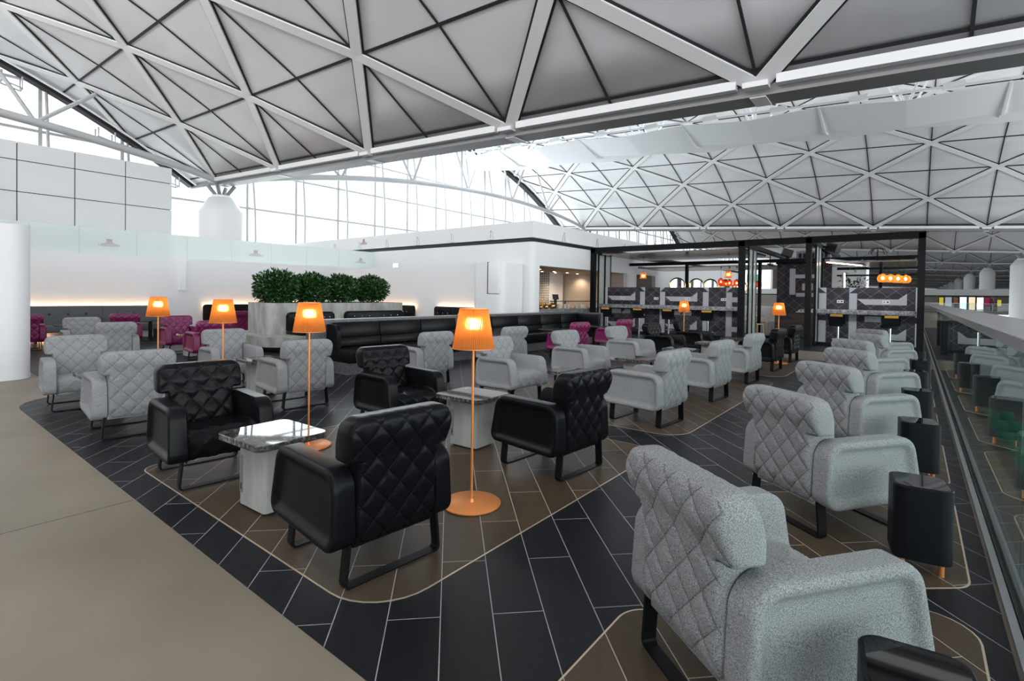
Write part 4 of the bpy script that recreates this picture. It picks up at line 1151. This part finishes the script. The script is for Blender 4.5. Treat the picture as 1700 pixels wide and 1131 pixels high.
# bar stools
ST = [MB().lathe([(0.23, 0.0031), (0.235, 0.008), (0.22, 0.018), (0.05, 0.03), (0.03, 0.05)], n=32).mesh('base_disc', 'chrome', 40),
      MB().cyl((0, 0, 0.03), (0, 0, 0.64), 0.032, n=18).mesh('column', 'chrome', 40),
      MB().tube([(0.16 * math.cos(a), 0.16 * math.sin(a), 0.27) for a in [R(20 + 14 * q) for q in range(11)]], 0.011, n=8).bar((0, 0, 0.27), (0, 0.16, 0.27), 0.02, 0.02).mesh('footrest', 'chrome', 40),
      MB().prism(rrect(-0.20, 0.20, -0.18, 0.22, 0.06), 0.64, 0.72, bev=0.012).mesh('seat', 'leather', 40)]
bk = MB(); pr = rpoly([(-0.20, 0.70), (0.20, 0.70), (0.215, 0.985), (-0.215, 0.985)], 0.04, 5)
L1 = [[bk.bm.verts.new((x, y - (z - 0.70) * 0.12 + 0.10 * (x / 0.2) ** 2 * 0.5, z)) for x, z in inset(pr, d)] for y, d in ((-0.20, 0.008), (-0.21, 0.0), (-0.165, 0.0), (-0.155, 0.008))]
bk.loft(L1, True); bk.bm.faces.new(L1[0]); bk.bm.faces.new(L1[-1]); ST.append(bk.mesh('backrest', 'leather', 40))
ST.append(MB().box((0, -0.252, 0.945), (0.30, 0.02, 0.06), bev=0.006, rot=Matrix.Rotation(R(7), 3, 'X')).mesh('brass_handle', 'amber', 0))
for x, rz, lab in [(-8.88, 8, 'leftmost black bar stool at the long counter'), (-7.63, 8, 'second black bar stool from the left at the long counter, behind a magenta chair'),
                   (-6.56, 8, 'third black bar stool from the left at the long counter'), (-5.26, 8, 'black bar stool right of the far lamp shade at the long counter'),
                   (-1.67, -4, 'left black bar stool of the two at the short counter'), (-0.49, 8, 'right black bar stool of the two at the short counter')]:
    s = thing('bar_stool', lab, 'bar stool', (x, 17.0, 0), R(rz), 'black bar stools with amber handles')
    for m in ST: part(m.name.split('.')[0], m, s)

# slatted mirror-metal canopies
for (x0, x1, y0, y1, z), lab in [((-9.4, -4.45, 17.5, 21.3, 2.96), 'mirror metal canopy above the long bar'), ((-9.5, -4.3, 20.95, 24.0, 2.62), 'mirror metal canopy deeper in the dining area'),
                                 ((-1.35, 0.05, 19.9, 23.5, 2.60), 'slatted metal canopy behind the short bar'), ((-4.4, -2.7, 24.2, 26, 2.75), 'dark metal canopy seen through the middle opening')]:
    c = MB()
    n = int((y1 - y0) / 0.12)
    for i in range(n): c.bx(x0, x1, y0 + i * 0.12, y0 + i * 0.12 + 0.10, z, z + 0.035)
    c.bx(x0, x1, y0, y1, z + 0.036, z + 0.044)
    c.bx(x0, x0 + 0.05, y0, y1, z + 0.045, z + 0.09).bx(x1 - 0.05, x1, y0, y1, z + 0.045, z + 0.09)
    if 2.61 < z < 2.63:
        for yy in (21.4, 23.2): c.bx(-4.36, -4.32, yy, yy + 0.04, z + 0.04, 3.06)
    tag(c.obj('metal_canopy', 'slat', smooth=0), lab, 'canopy')['group'] = 'slatted metal canopies'

# pendants
PSH = pleat(0.135, 0.085, -0.26, 0.0, 48).mesh('lamp_shade', 'shade', 0)
PCT = MB().cyl((0, 0, -0.03), (0, 0, 0.585), 0.004, n=6).lathe([(0.03, 0.565), (0.03, 0.585)], n=12).mesh('cord', 'dark', 0)
PBL = MB().lathe([(0.006, -0.10), (0.03, -0.13), (0.034, -0.15), (0.02, -0.18), (0.004, -0.19)], n=14).mesh('bulb', 'bulb', 40)
for x, y, z, lab in [(-8.56, 19.4, 2.375, 'copper pleated pendant lamp over the left of the long bar'), (-5.30, 19.4, 2.375, 'copper pleated pendant lamp over the right of the long bar, above red ones')]:
    s = thing('pendant_lamp', lab, 'pendant lamp', (x, y, z), 0, 'copper pendant lamps')
    for n, m in (('lamp_shade', PSH), ('cord', PCT), ('bulb', PBL)): part(n, m, s)
RSH = MB().lathe([(0.06, 0.0), (0.105, -0.03), (0.11, -0.20), (0.085, -0.24), (0.0845, -0.24)], n=24, cap0=False, cap1=False).mesh('lamp_shade', 'shade_red', 50)
RCT = MB().cyl((0, 0, -0.03), (0, 0, 0.5), 0.004, n=6).lathe([(0.03, 0.47), (0.03, 0.5)], n=12).lathe([(0.06, -0.002), (0.03, 0.03)], n=12).mesh('cord', 'dark', 0)
RB = MB().lathe([(0.006, -0.09), (0.026, -0.11), (0.03, -0.13), (0.006, -0.16)], n=12).mesh('bulb', 'bulb', 40)
for x, z, lab in [(-6.13, 2.16, 'red glass pendant, leftmost of the three under the copper pendant'), (-5.80, 2.11, 'red glass pendant, middle of the three'), (-5.53, 2.11, 'red glass pendant, right of the three, beside the glass screen'),
                  (-4.72, 2.05, 'red glass pendant alone, seen just right of the glass screen')]:
    s = thing('red_pendant', lab, 'pendant lamp', (x, 21.4, z), 0, 'red glass pendant lamps')
    for n, m in (('lamp_shade', RSH), ('bulb', RB)): part(n, m, s)
    part('cord', RCT, s).scale.z = (2.62 - z) / 0.5
BALL = MB().lathe([(0.02, 0.0), (0.12, -0.05), (0.16, -0.14), (0.13, -0.23), (0.08, -0.27)], n=20, cap1=False).mesh('lamp_shade', 'shade', 50)
BC = MB().cyl((0, 0, 0), (0, 0, 0.365), 0.005, n=6).mesh('cord', 'dark', 0)
BB = MB().lathe([(0.006, -0.09), (0.03, -0.12), (0.03, -0.15), (0.006, -0.18)], n=12).mesh('bulb', 'bulb', 40)
for i in range(4):
    s = thing('globe_pendant', 'copper globe pendant in the row over the short bar, %s from the left' % ('first', 'second', 'third', 'last')[i], 'pendant lamp', (-0.80 + 0.19 * i, 20.2 + 0.36 * i, 2.235), 0, 'row of copper globe pendants')
    for n, m in (('lamp_shade', BALL), ('cord', BC), ('bulb', BB)): part(n, m, s)
# cage light
for x, y, z, lab in [(-6.2, 20.95, 2.997, 'black wire cage light above the red pendants'), (-1.0, 21.4, 2.95, 'black wire cage light above the short bar canopy')]:
    c = MB()
    for a in range(4):
        th = PI * a / 4
        if y > 21: c.cyl((0, 0, -0.315), (0, 0, 0.2), 0.015, n=8)
        c.tube([(0.26 * math.cos(q) * math.cos(th), 0.26 * math.cos(q) * math.sin(th), 0.22 * math.sin(q)) for q in [PI * k / 10 for k in range(11)]], 0.012, n=6)
    o = c.obj('cage_light', 'dark', loc=(x, y, z)); tag(o, lab, 'ceiling light', 'wire cage lights')
# round mirrors behind the partition
for i, (px, yy, rad, lab) in enumerate([(-7.32, 19.8, 0.30, 'round brass-rimmed mirror peeking over the long bar partition, leftmost'), (-6.72, 20.25, 0.28, 'round brass-rimmed mirror over the partition, second from left'),
                                        (-6.40, 20.95, 0.28, 'round brass-rimmed mirror over the partition, third from left'), (-6.05, 21.75, 0.28, 'round brass-rimmed mirror over the partition, fourth from left'), (-5.62, 22.3, 0.26, 'round brass-rimmed mirror below the red pendants')]):
    s = thing('table_mirror', lab, 'mirror', (px, yy, 0), R(35), 'round mirrors behind the bar partition')
    MB().lathe([(0.0, -0.012), (rad, -0.012), (rad, 0.012), (0.0, 0.012)], n=32, cap0=False, cap1=False).obj('mirror_face', 'mirror', s)
    s.children[0].rotation_euler = (R(90), 0, 0); s.children[0].location = (0, 0, 1.84)
    r_ = MB().tube([(rad * math.cos(2 * PI * q / 32), 0, 1.84 + rad * math.sin(2 * PI * q / 32)) for q in range(33)], 0.03, n=8); r_.obj('rim', 'gold_metal', s)
    MB().cyl((0, 0, 0.003), (0, 0, 1.55), 0.015, n=8).lathe([(0.14, 0.003), (0.14, 0.02)], n=20).obj('stand', 'black_metal', s)

# middle opening: back cabinet, dark panel, dining set, speakers
t = thing('sideboard', 'dark timber sideboard with a white tray, behind the far right lamp', 'sideboard', (-3.35, 21.2, 0))
MB().bx(-0.75, 0.9, 0, 0.6, 0.0031, 0.86).obj('body', 'dark_wood', t, smooth=0)
MB().bx(-0.77, 0.92, -0.02, 0.62, 0.86, 0.90).obj('worktop', 'dark', t, smooth=0)
MB().bx(-0.55, -0.15, -0.01, 0.0, 0.62, 0.74).obj('grille', 'dark', t, smooth=0)
o = MB().prism(rrect(-0.36, 0.36, -0.16, 0.16, 0.03), 0, 0.025).obj('serving_tray', 'socket', loc=(-3.05, 21.4, 0.90)); tag(o, 'white serving tray on the dark sideboard', 'tray')
CUPL = MB().lathe([(0.03, 0), (0.055, 0.03), (0.06, 0.09), (0.055, 0.088), (0.05, 0.03), (0.02, 0.01)], n=16)
CUP = CUPL.mesh('silver_jug', 'chrome', 50)
for i, (dx, dy) in enumerate(((-0.35, 0.0), (-0.2, 0.05), (-0.05, 0.0), (0.12, 0.04))):
    o = bpy.data.objects.new('silver_jug', CUP); COL.objects.link(o); o.location = (-3.05 + dx * 0.8, 21.4 + dy, 0.925); o.scale = (1.0 + 0.2 * (i % 2),) * 3
    tag(o, '%s silver jug on the white tray of the sideboard' % ('leftmost', 'second', 'third', 'rightmost')[i], 'jug', 'silver jugs on the sideboard tray')
pc, xc = None, None
t = thing('patterned_panel', 'tall dark patterned wall panel above the sideboard', 'wall panel', (-3.6, 22.1, 0))
m = MB().bx(-0.62, 1.2, 0.003, 0.12, 0.0031, 2.74)
for x0, x1, z0, z1, mi in ((-0.6, 1.18, 1.0, 2.70, 0), (-0.18, 0.02, 1.55, 2.55, 2), (0.02, 0.8, 2.18, 2.32, 2), (0.25, 0.6, 1.72, 1.98, 2), (0.05, 0.8, 1.48, 1.62, 2), (-0.6, -0.35, 1.4, 2.6, 1)):
    yv = 0.0 if mi == 0 else -0.004
    m.quad((x0, yv, z0), (x1, yv, z0), (x1, yv, z1), (x0, yv, z1), mi=mi)
m.obj('panel', ['pat_dark', 'pat_mid', 'pat_light'], t, smooth=0)
MB().bx(-0.66, 1.24, -0.04, 0.16, 2.74, 2.84).obj('top_rail', 'frame_black', t, smooth=0)
t = thing('air_unit', 'dark air conditioning unit with a black grille above the dark panel', 'air unit', (-3.05, 22.1, 2.84))
MB().bx(-0.5, 0.6, -0.1, 0.3, 0.0, 0.36).obj('casing', 'alu', t, smooth=0)
g = MB()
for i in range(7): g.bx(-0.42 + i * 0.14, -0.32 + i * 0.14, -0.112, -0.1, 0.10, 0.28)
g.obj('grille', 'dark', t, smooth=0)
for (x, y, z, rz, lab) in [(-3.85, 21.9, 2.985, 20, 'tilted black speaker on the left of the air unit'), (-2.1, 19.6, 2.92, -25, 'black monitor speaker beside the right glass screen')]:
    t = thing('speaker', lab, 'speaker', (x, y, z), R(rz), 'black speakers on the frame')
    MB().box((0, 0, 0.16), (0.36, 0.28, 0.28), bev=0.02, rot=Matrix.Rotation(R(18), 3, 'Y')).obj('cabinet', 'dark', t, smooth=0)
    (MB().bx(-0.05, 0.05, -0.05, 0.05, -0.14, 0.1) if rz > 0 else MB().bar((0, 0, 0.2), (-0.27, -0.13, 0.2), 0.06, 0.06)).obj('bracket', 'black_metal', t, smooth=0)
t = thing('track_light', 'slanted track with a warm light strip behind the two-stool bar', 'track light', (0, 0, 0))
MB().bar((-2.25, 19.5, 2.66), (-1.45, 21.5, 2.64), 0.16, 0.10).bx(-1.82, -1.76, 20.72, 20.78, 2.68, 2.73).obj('track', 'alu', t, smooth=0)
MB().bar((-2.25, 19.5, 2.60), (-1.45, 21.45, 2.58), 0.05, 0.02).obj('light_strip', 'warm_led', t, smooth=0)
# white service core behind the short bar, plant, dining
o = struct(MB().bx(-2.75, -1.52, 24.8, 26.5, 0, 2.75).obj('wall_back', 'white', smooth=0), 'white panelled core behind the short bar', 'wall')
t = thing('curved_lamp', 'curved chrome and black upright behind the short bar partition', 'sculpture', (-2.1, 21.9, 0))
MB().tube([(0.10 * math.sin(q / 6), 0, 0.0031 + 2.35 * q / 12) for q in range(13)], 0.05, n=10).obj('stem', 'chrome', t)
MB().lathe([(0.2, 0.0031), (0.2, 0.03)], n=24).obj('foot', 'black_metal', t)
def potted(x, y, lab):
    t = thing('potted_plant', lab, 'plant', (x, y, 0)); r_ = random.Random(5)
    MB().lathe([(0.16, 0.0031), (0.2, 0.4), (0.18, 0.4), (0.17, 0.36)], n=20).obj('pot', 'dark', t)
    MB().tube([(0, 0, 0.3), (0.02, 0, 0.9), (0, 0.02, 1.6)], 0.02, n=6).obj('stem', 'stem', t)
    lf = MB()
    for i in range(420):
        c = Vector((r_.gauss(0, 0.22), r_.gauss(0, 0.22), 1.75 + r_.gauss(0, 0.28))); d = Vector((r_.gauss(0, 1), r_.gauss(0, 1), r_.gauss(0.2, 0.6))).normalized() * 0.13
        sd = d.cross(Vector((0.1, 0.3, 1))).normalized() * 0.03
        lf.quad(c, c + d * .5 + sd, c + d, c + d * .5 - sd)
    lf.obj('foliage', 'leaf', t, smooth=0)
potted(-1.75, 23.0, 'green potted plant seen over the short bar partition')
# dining chairs of pale wood
def wchair():
    t = thing('dining_chair', 'pale wooden dining chair nearest, seen through the middle opening', 'chair', (0, 0, 0), 0, 'pale wooden dining chairs')
    for x, y in ((-0.2, -0.2), (0.2, -0.2)): MB().cyl((x, y, 0.0031), (x * 0.85, y * 0.85, 0.44), 0.016, 0.02, n=8).obj('leg', 'wood', t)
    for x in (-0.2, 0.2): MB().tube([(x, 0.24, 0.0031), (x * 0.95, 0.18, 0.44), (x * 0.95, 0.20, 0.62), (x * 0.95, 0.25, 0.80)], 0.018, n=8).obj('leg', 'wood', t)
    MB().prism(rrect(-0.21, 0.21, -0.21, 0.2, 0.06), 0.44, 0.465).obj('seat', 'wood', t)
    b = MB(); pr = rrect(-0.2, 0.2, 0.66, 0.82, 0.05)
    Ls = [[b.bm.verts.new((x, y - 0.5 * x * x + (z - 0.7) * 0.2 + 0.215, z)) for x, z in pr] for y in (0, 0.018)]
    b.loft(Ls, True); b.bm.faces.new(Ls[0]); b.bm.faces.new(Ls[1]); b.obj('backrest', 'wood', t)
    return t
w0 = wchair(); w0.location = (-4.55, 20.3, 0); w0.rotation_euler.z = R(70)
dup(w0, (-5.45, 20.75, 0), R(-120), 'pale wooden dining chair at the left edge of the middle opening')
dup(w0, (-4.75, 22.3, 0), R(80), 'pale wooden dining chair on the far side of the wooden table')
dup(w0, (-5.3, 22.6, 0), R(-100), 'pale wooden dining chair farthest back in the middle opening')
t = thing('dining_table', 'pale dining table between wooden chairs in the middle opening', 'table', (-5.0, 21.4, 0))
MB().prism(rrect(-0.4, 0.4, -0.4, 0.4, 0.03), 0.70, 0.73).obj('table_top', 'socket', t); MB().cyl((0, 0, 0.02), (0, 0, 0.7), 0.04).lathe([(0.25, 0.0031), (0.25, 0.02)], n=20).obj('leg', 'black_metal', t)

# servery: counter, downlights, bottles, pots, crockery
t = thing('servery_counter', 'speckled grey stone servery counter in the wall opening', 'counter', (0, 0, 0))
MB().bx(-10.55, -9.93, 13.95, 20.5, 0.0031, 0.88).obj('counter_body', 'granite_light', t, smooth=0)
MB().bx(-10.6, -9.88, 13.95, 20.5, 0.88, 0.92).obj('worktop', 'granite_light', t, smooth=0)
t = thing('sneeze_guard', 'glass food guard with dark rail on the servery counter', 'guard', (0, 0, 0))
MB().bx(-10.3, -10.27, 15.3, 20.3, 1.17, 1.2).bx(-10.3, -10.27, 16.3, 16.34, 0.92, 1.17).bx(-10.3, -10.27, 19.0, 19.04, 0.92, 1.17).obj('rail', 'dark', t, smooth=0)
MB().bx(-10.29, -10.28, 15.3, 20.3, 0.94, 1.17).obj('pane', 'glass', t, smooth=0)
dl = MB().lathe([(0.075, -0.006), (0.075, 0.0)], n=20).mesh('trim_ring', 'socket', 0); dl2 = MB().lathe([(0.055, -0.008), (0.055, -0.005)], n=20).mesh('lamp_face', 'downlight', 0)
for i, (x, y) in enumerate([(-12.4, 17.8), (-11.92, 18.0), (-12.5, 18.98), (-12.0, 19.16), (-12.1, 20.2), (-12.9, 17.2), (-11.4, 16.2), (-11.2, 14.8)]):
    s = thing('downlight', 'small round downlight in the servery soffit, ' + ['left pair, upper', 'left pair, lower', 'middle pair, upper', 'middle pair, lower', 'alone on the right', 'far left', 'near the opening edge', 'nearest the corner'][i], 'downlight', (x, y, 2.40), 0, 'round downlights in the servery soffit')
    part('trim_ring', dl, s); part('lamp_face', dl2, s)
    li = bpy.data.lights.new('downlight_beam', 'SPOT'); li.energy = 45; li.color = (1.0, 0.76, 0.52); li.spot_size = R(130); li.spot_blend = 0.8; li.shadow_soft_size = 0.06
    lo = bpy.data.objects.new('downlight_beam', li); COL.objects.link(lo); lo.parent = s; lo.location = (0, 0, -0.03)
BT = [MB().lathe([(0.04, 0), (0.042, 0.16), (0.018, 0.22), (0.016, 0.28)], n=16).mesh('bottle_body', 'honey', 50), MB().lathe([(0.018, 0.28), (0.018, 0.31)], n=12).mesh('stopper', 'gold_metal', 50)]
for i, (x, y, l) in enumerate([(-10.36, 14.78, 'amber bottle at the left corner of the servery opening'), (-10.36, 15.14, 'amber bottle behind the gold pots on the servery counter, rightmost'), (-10.45, 15.05, 'amber bottle between two others on the servery counter')]):
    s = thing('bottle', l, 'bottle', (x, y, 0.92), 0, 'amber bottles on the servery counter'); part('bottle_body', BT[0], s); part('stopper', BT[1], s)
PT = [MB().lathe([(0.06, 0), (0.10, 0.03), (0.12, 0.09), (0.10, 0.14), (0.06, 0.16)], n=24).mesh('pot_body', 'gold_metal', 50), MB().lathe([(0.06, 0.16), (0.05, 0.185), (0.012, 0.19), (0.016, 0.21)], n=20).mesh('lid', 'gold_metal', 50)]
for i, (x, y, l, sc) in enumerate([(-10.12, 14.46, 'polished gold pot at the left of the servery counter', 0.8), (-10.12, 14.80, 'polished gold pot second from the left on the servery counter', 0.9), (-10.12, 15.20, 'largest polished gold pot on the servery counter', 1.15)]):
    s = thing('gold_pot', l, 'pot', (x, y, 0.92), 0, 'gold pots on the servery counter'); s.scale = (sc,) * 3; part('pot_body', PT[0], s); part('lid', PT[1], s)
BW = MB().lathe([(0.045, 0), (0.07, 0.03), (0.08, 0.045), (0.075, 0.045), (0.04, 0.012)], n=20).mesh('bowl', 'ceramic', 50)
k = 0
for x, y, n in ((-10.12, 15.62, 4), (-10.12, 16.02, 4), (-10.14, 16.28, 4), (-10.12, 16.85, 2)):
    k += 1
    for i in range(n):
        o = bpy.data.objects.new('bowl', BW); COL.objects.link(o); o.location = (x, y, 0.92 + i * 0.04)
        tag(o, 'cream bowl, %s stack from the left on the servery counter, %s from bottom' % (('first', 'second', 'third', 'fourth')[k - 1], ('first', 'second', 'third', 'fourth')[i]), 'bowl', 'stacked cream bowls')
CP = MB().lathe([(0.035, 0), (0.045, 0.15), (0.042, 0.15), (0.032, 0.01)], n=18).mesh('cup', 'ceramic', 50)
for i in range(4):
    o = bpy.data.objects.new('cup', CP); COL.objects.link(o); o.location = (-10.1, 17.2 + 0.15 * i, 0.92)
    tag(o, 'tall cream cup on the servery counter, %s of four from the left' % ('first', 'second', 'third', 'last')[i], 'cup', 'tall cream cups')
t = thing('till_screen', 'black point-of-sale screen behind the servery counter', 'screen', (-10.45, 15.9, 0.92), R(70))
MB().box((0, 0, 0.42), (0.26, 0.03, 0.20), bev=0.006, rot=Matrix.Rotation(R(-15), 3, 'X')).obj('screen', 'dark', t, smooth=0)
MB().bx(-0.05, 0.05, -0.02, 0.03, 0.01, 0.40).bx(-0.1, 0.1, -0.08, 0.08, 0, 0.012).obj('stand', 'dark', t, smooth=0)
def exit_sign(loc, rz, w, h, lab, mats=('exit_face', 'exit_ink')):
    t = thing('exit_sign', lab, 'sign', loc, R(rz), 'lit exit signs')
    MB().bx(-w / 2, w / 2, 0, 0.05, -h / 2, h / 2).obj('case', 'socket', t, smooth=0)
    MB().bx(-w / 2 + 0.01, w / 2 - 0.01, -0.006, 0.0, -h / 2 + 0.01, h / 2 - 0.01).obj('face', mats[0], t, smooth=0)
    cu = bpy.data.curves.new('lettering', 'FONT'); cu.body = 'EXIT'; cu.size = h * 0.62; cu.align_x = 'CENTER'; cu.align_y = 'CENTER'; cu.extrude = 0.001
    o = bpy.data.objects.new('lettering', cu); COL.objects.link(o); o.parent = t; o.location = (0, -0.009, 0); o.rotation_euler = (R(90), 0, 0); cu.materials.append(M[mats[1]])
    bpy.context.view_layer.update()
    me = bpy.data.meshes.new_from_object(o.evaluated_get(bpy.context.evaluated_depsgraph_get())); mw = o.rotation_euler.copy()
    bpy.data.objects.remove(o); o = bpy.data.objects.new('lettering', me); COL.objects.link(o); o.parent = t; o.location = (0, -0.009, 0); o.rotation_euler = (R(90), 0, 0)
exit_sign((-16.65, 13.46, 2.53), 0, 0.34, 0.17, 'small lit exit sign on the upper white wall behind the shrubs')
exit_sign((-13.1, 21.9, 2.26), 90, 0.36, 0.26, 'lit exit sign hanging inside the servery')
exit_sign((-5.05, 21.9, 2.18), 35, 0.42, 0.32, 'green hanging exit sign behind the copper pendant', ('green_sign', 'socket'))
MB().bx(-0.01, 0.01, 0.015, 0.035, 0.16, 0.42).bx(-0.05, 0.05, 0.0, 0.05, 0.42, 0.44).obj('hanger', 'dark', [o for o in COL.objects if o.get('label', '').startswith('green hanging')][0], smooth=0)

# ================================================================== GLASS BALUSTRADE
t = thing('balustrade', 'frameless glass balustrade with wide grey cap along the right side', 'railing', (0, 0, 0))
MB().bx(0.335, 0.72, -2.0, 40, 1.20, 1.255, bev=0.004).obj('cap_rail', 'cap', t, smooth=0)
MB().bx(0.345, 0.375, -2.0, 40, 0.0031, 0.035).obj('base_channel', 'alu', t, smooth=0)
MB().bx(0.385, 0.41, -2.0, 40, 0.0031, 0.018).obj('base_gap', 'dark', t, smooth=0)
MB().bx(0.42, 0.46, -2.0, 40, 0.0031, 0.05).obj('base_channel', 'alu', t, smooth=0)
y = -2.0
for i in range(14):
    y1 = y + 2.6
    MB().bx(0.392, 0.404, y + 0.006, y1 - 0.006, 0.018, 1.20).obj('glass_panel', 'rail_glass', t, smooth=0); y = y1

# ================================================================== GATE HALL BELOW AND FAR CONCOURSE
def gate_bench():
    t = thing('gate_bench', 'row of green gate seats on the floor below', 'bench', (0, 0, -5.5), 0, 'rows of green gate seats on the floor below')
    for i in range(5):
        x = i * 0.62
        s = MB().box((x, 0, 0.42), (0.54, 0.5, 0.06), bev=0.02); s.obj('seat', 'green_seat', t)
        s = MB().box((x, 0.27, 0.70), (0.54, 0.06, 0.52), bev=0.02, rot=Matrix.Rotation(R(-10), 3, 'X')); s.obj('backrest', 'green_seat', t)
    MB().bar((-0.3, 0.05, 0.36), (2.8, 0.05, 0.36), 0.08, 0.06).bar((0.2, -0.25, 0.02), (0.2, 0.3, 0.02), 0.06, 0.04).bar((2.3, -0.25, 0.02), (2.3, 0.3, 0.02), 0.06, 0.04).bx(0.17, 0.23, 0.02, 0.08, 0, 0.36).bx(2.27, 2.33, 0.02, 0.08, 0, 0.36).obj('leg_frame', 'steel', t, smooth=0)
    return t
g0 = gate_bench(); n = 0
for i in range(12):
    loc = (1.6 + 0.0 * i, 5.0 + 3.0 * i, -5.5)
    if i == 0: g0.location = loc
    else: dup(g0, loc, 0, 'row of green gate seats on the floor below')
    dup(g0, (5.6, 5.0 + 3.0 * i, -5.5), 0, 'row of green gate seats on the floor below')
struct(MB().bx(0.9, 30, 60, 60.4, -5.5, -0.4).obj('wall_back', 'lower_wall', smooth=0), 'dark wall of the lower gate hall', 'wall')
struct(MB().bx(-30, 60, 530, 531, -6, 16).obj('wall_back', 'taupe', smooth=0), 'added end wall that keeps sky light out of the far concourse', 'wall')  # added to stop sky light entering at the far end
struct(MB().bx(-30.2, -29.7, 150, 530, 0, 18).obj('wall_left', 'taupe', smooth=0), 'added left wall that darkens the far concourse', 'wall')  # added to cut side light so the far vaults go darker
struct(MB().bx(46.4, 46.9, 60, 530, -6, 18).obj('light_block_right', 'taupe', smooth=0), 'added right wall that shuts sky light out of the far concourse', 'wall')  # added likewise on this side, to keep the far vaults dim
# shop fronts
YS = 112
sf = MB().bx(-30, 40, YS, YS + 0.5, 2.3, 3.3).bx(-30, 40, YS - 0.1, YS + 0.6, 2.1, 2.3, mi=1).bx(-30, 40, YS + 2, YS + 2.2, 0, 2.3, mi=2)
struct(sf.obj('wall_back', ['white', 'dark', 'taupe'], smooth=0), 'shop front fascia on the far concourse', 'wall')
def shop(x0, x1, z0, z1, mat, lab):
    t = thing('light_box', lab, 'sign', ((x0 + x1) / 2, YS, (z0 + z1) / 2), 0, 'lit shop panels on the far concourse')
    w, h = x1 - x0, z1 - z0
    MB().bx(-w / 2, w / 2, 0, 0.3, -h / 2, h / 2).obj('case', 'dark', t, smooth=0); MB().bx(-w / 2 + .06, w / 2 - .06, -0.02, 0, -h / 2 + .06, h / 2 - .06).obj('face', mat, t, smooth=0)
    return t
for a in [(3.3, 3.95, 0.1, 2.0, 'ad_yellow', 'yellow shop panel next to the bar frame post'), (4.05, 5.0, 0.1, 2.05, 'ad_grey', 'grey-blue shop panel on the far concourse'), (5.1, 5.8, 0.8, 2.05, 'ad_brown', 'brown lit shop panel on the far concourse'),
          (5.9, 6.85, -0.1, 2.1, 'ad_cyan', 'pale cyan lit shop panel on the far concourse'), (7.0, 7.9, -0.1, 2.1, 'ad_cream', 'orange and cream lit shop poster on the far concourse'), (8.0, 8.9, 0, 2.05, 'ad_white', 'white shop panel on the far concourse'),
          (8.9, 9.7, 0.6, 2.1, 'ad_maroon', 'maroon shop poster left of a roof column'), (8.7, 9.6, 2.15, 2.29, 'ad_blue', 'blue strip sign above the maroon poster'), (10.4, 11.0, 0.6, 1.7, 'ad_yellow', 'yellow shop sign between the columns'),
          (13.2, 13.9, 0.7, 1.9, 'ad_white', 'white round poster right of the big column'), (14.0, 14.9, -0.3, 1.9, 'ad_yellow', 'yellow shop wall right of the big column')]:
    shop(*a)
t = thing('far_balustrade', 'low glass balustrade at the edge of the far concourse', 'railing', (0, 0, 0))
MB().bx(0.9, 40, 95.3, 95.34, 0, 1.05).obj('glass_panel', 'rail_glass', t, smooth=0); MB().bx(0.9, 40, 95.28, 95.36, 1.05, 1.1).obj('handrail', 'steel', t, smooth=0)
for i in range(14): MB().bx(1.2 + 2.4 * i, 1.26 + 2.4 * i, 95.36, 95.42, 0, 1.05).obj('post', 'steel', t, smooth=0)
# a walker on the far concourse
def skin(name, pts, edges, mat, parent):
    me = bpy.data.meshes.new(name); me.from_pydata([p for p, r in pts], edges, []); o = bpy.data.objects.new(name, me); COL.objects.link(o); o.parent = parent
    sk = o.modifiers.new('skin', 'SKIN'); o.modifiers.new('sub', 'SUBSURF').levels = 1
    for i, (p, r) in enumerate(pts): me.skin_vertices[0].data[i].radius = (r, r)
    me.skin_vertices[0].data[0].use_root = True
    me.materials.append(M[mat]); return o
def person(x, y, rz, lab):
    t = thing('person', lab, 'person', (x, y, 0), R(rz))
    skin('body', [((0, 0, 0.95), 0.13), ((0, 0, 1.2), 0.13), ((0, 0, 1.42), 0.12), ((0, 0, 1.52), 0.055), ((0, 0, 1.62), 0.09), ((0, 0, 1.72), 0.08), ((-0.18, 0, 1.42), 0.055), ((-0.24, 0.02, 1.15), 0.042), ((-0.24, -0.06, 0.9), 0.035),
                  ((0.18, 0, 1.42), 0.055), ((0.24, 0.02, 1.15), 0.042), ((0.24, -0.06, 0.9), 0.035), ((-0.1, 0, 0.85), 0.085), ((-0.1, -0.08, 0.48), 0.06), ((-0.1, -0.02, 0.08), 0.045), ((-0.1, -0.16, 0.03), 0.03),
                  ((0.1, 0, 0.85), 0.085), ((0.1, 0.06, 0.48), 0.06), ((0.1, 0.16, 0.08), 0.045), ((0.1, 0.04, 0.03), 0.03)],
         [(0, 1), (1, 2), (2, 3), (3, 4), (4, 5), (2, 6), (6, 7), (7, 8), (2, 9), (9, 10), (10, 11), (0, 12), (12, 13), (13, 14), (14, 15), (0, 16), (16, 17), (17, 18), (18, 19)], 'trouser', t)
    MB().lathe([(0.15, 0.88), (0.165, 1.1), (0.175, 1.35), (0.12, 1.47), (0.06, 1.5)], n=20).obj('shirt', 'shirt', t)
    MB().lathe([(0.095, 1.63), (0.1, 1.7), (0.06, 1.765), (0.0, 1.775)], n=16).obj('hair', 'dark', t)
    return t
person(9.0, 103, 30, 'person in a dark red top standing on the far concourse')
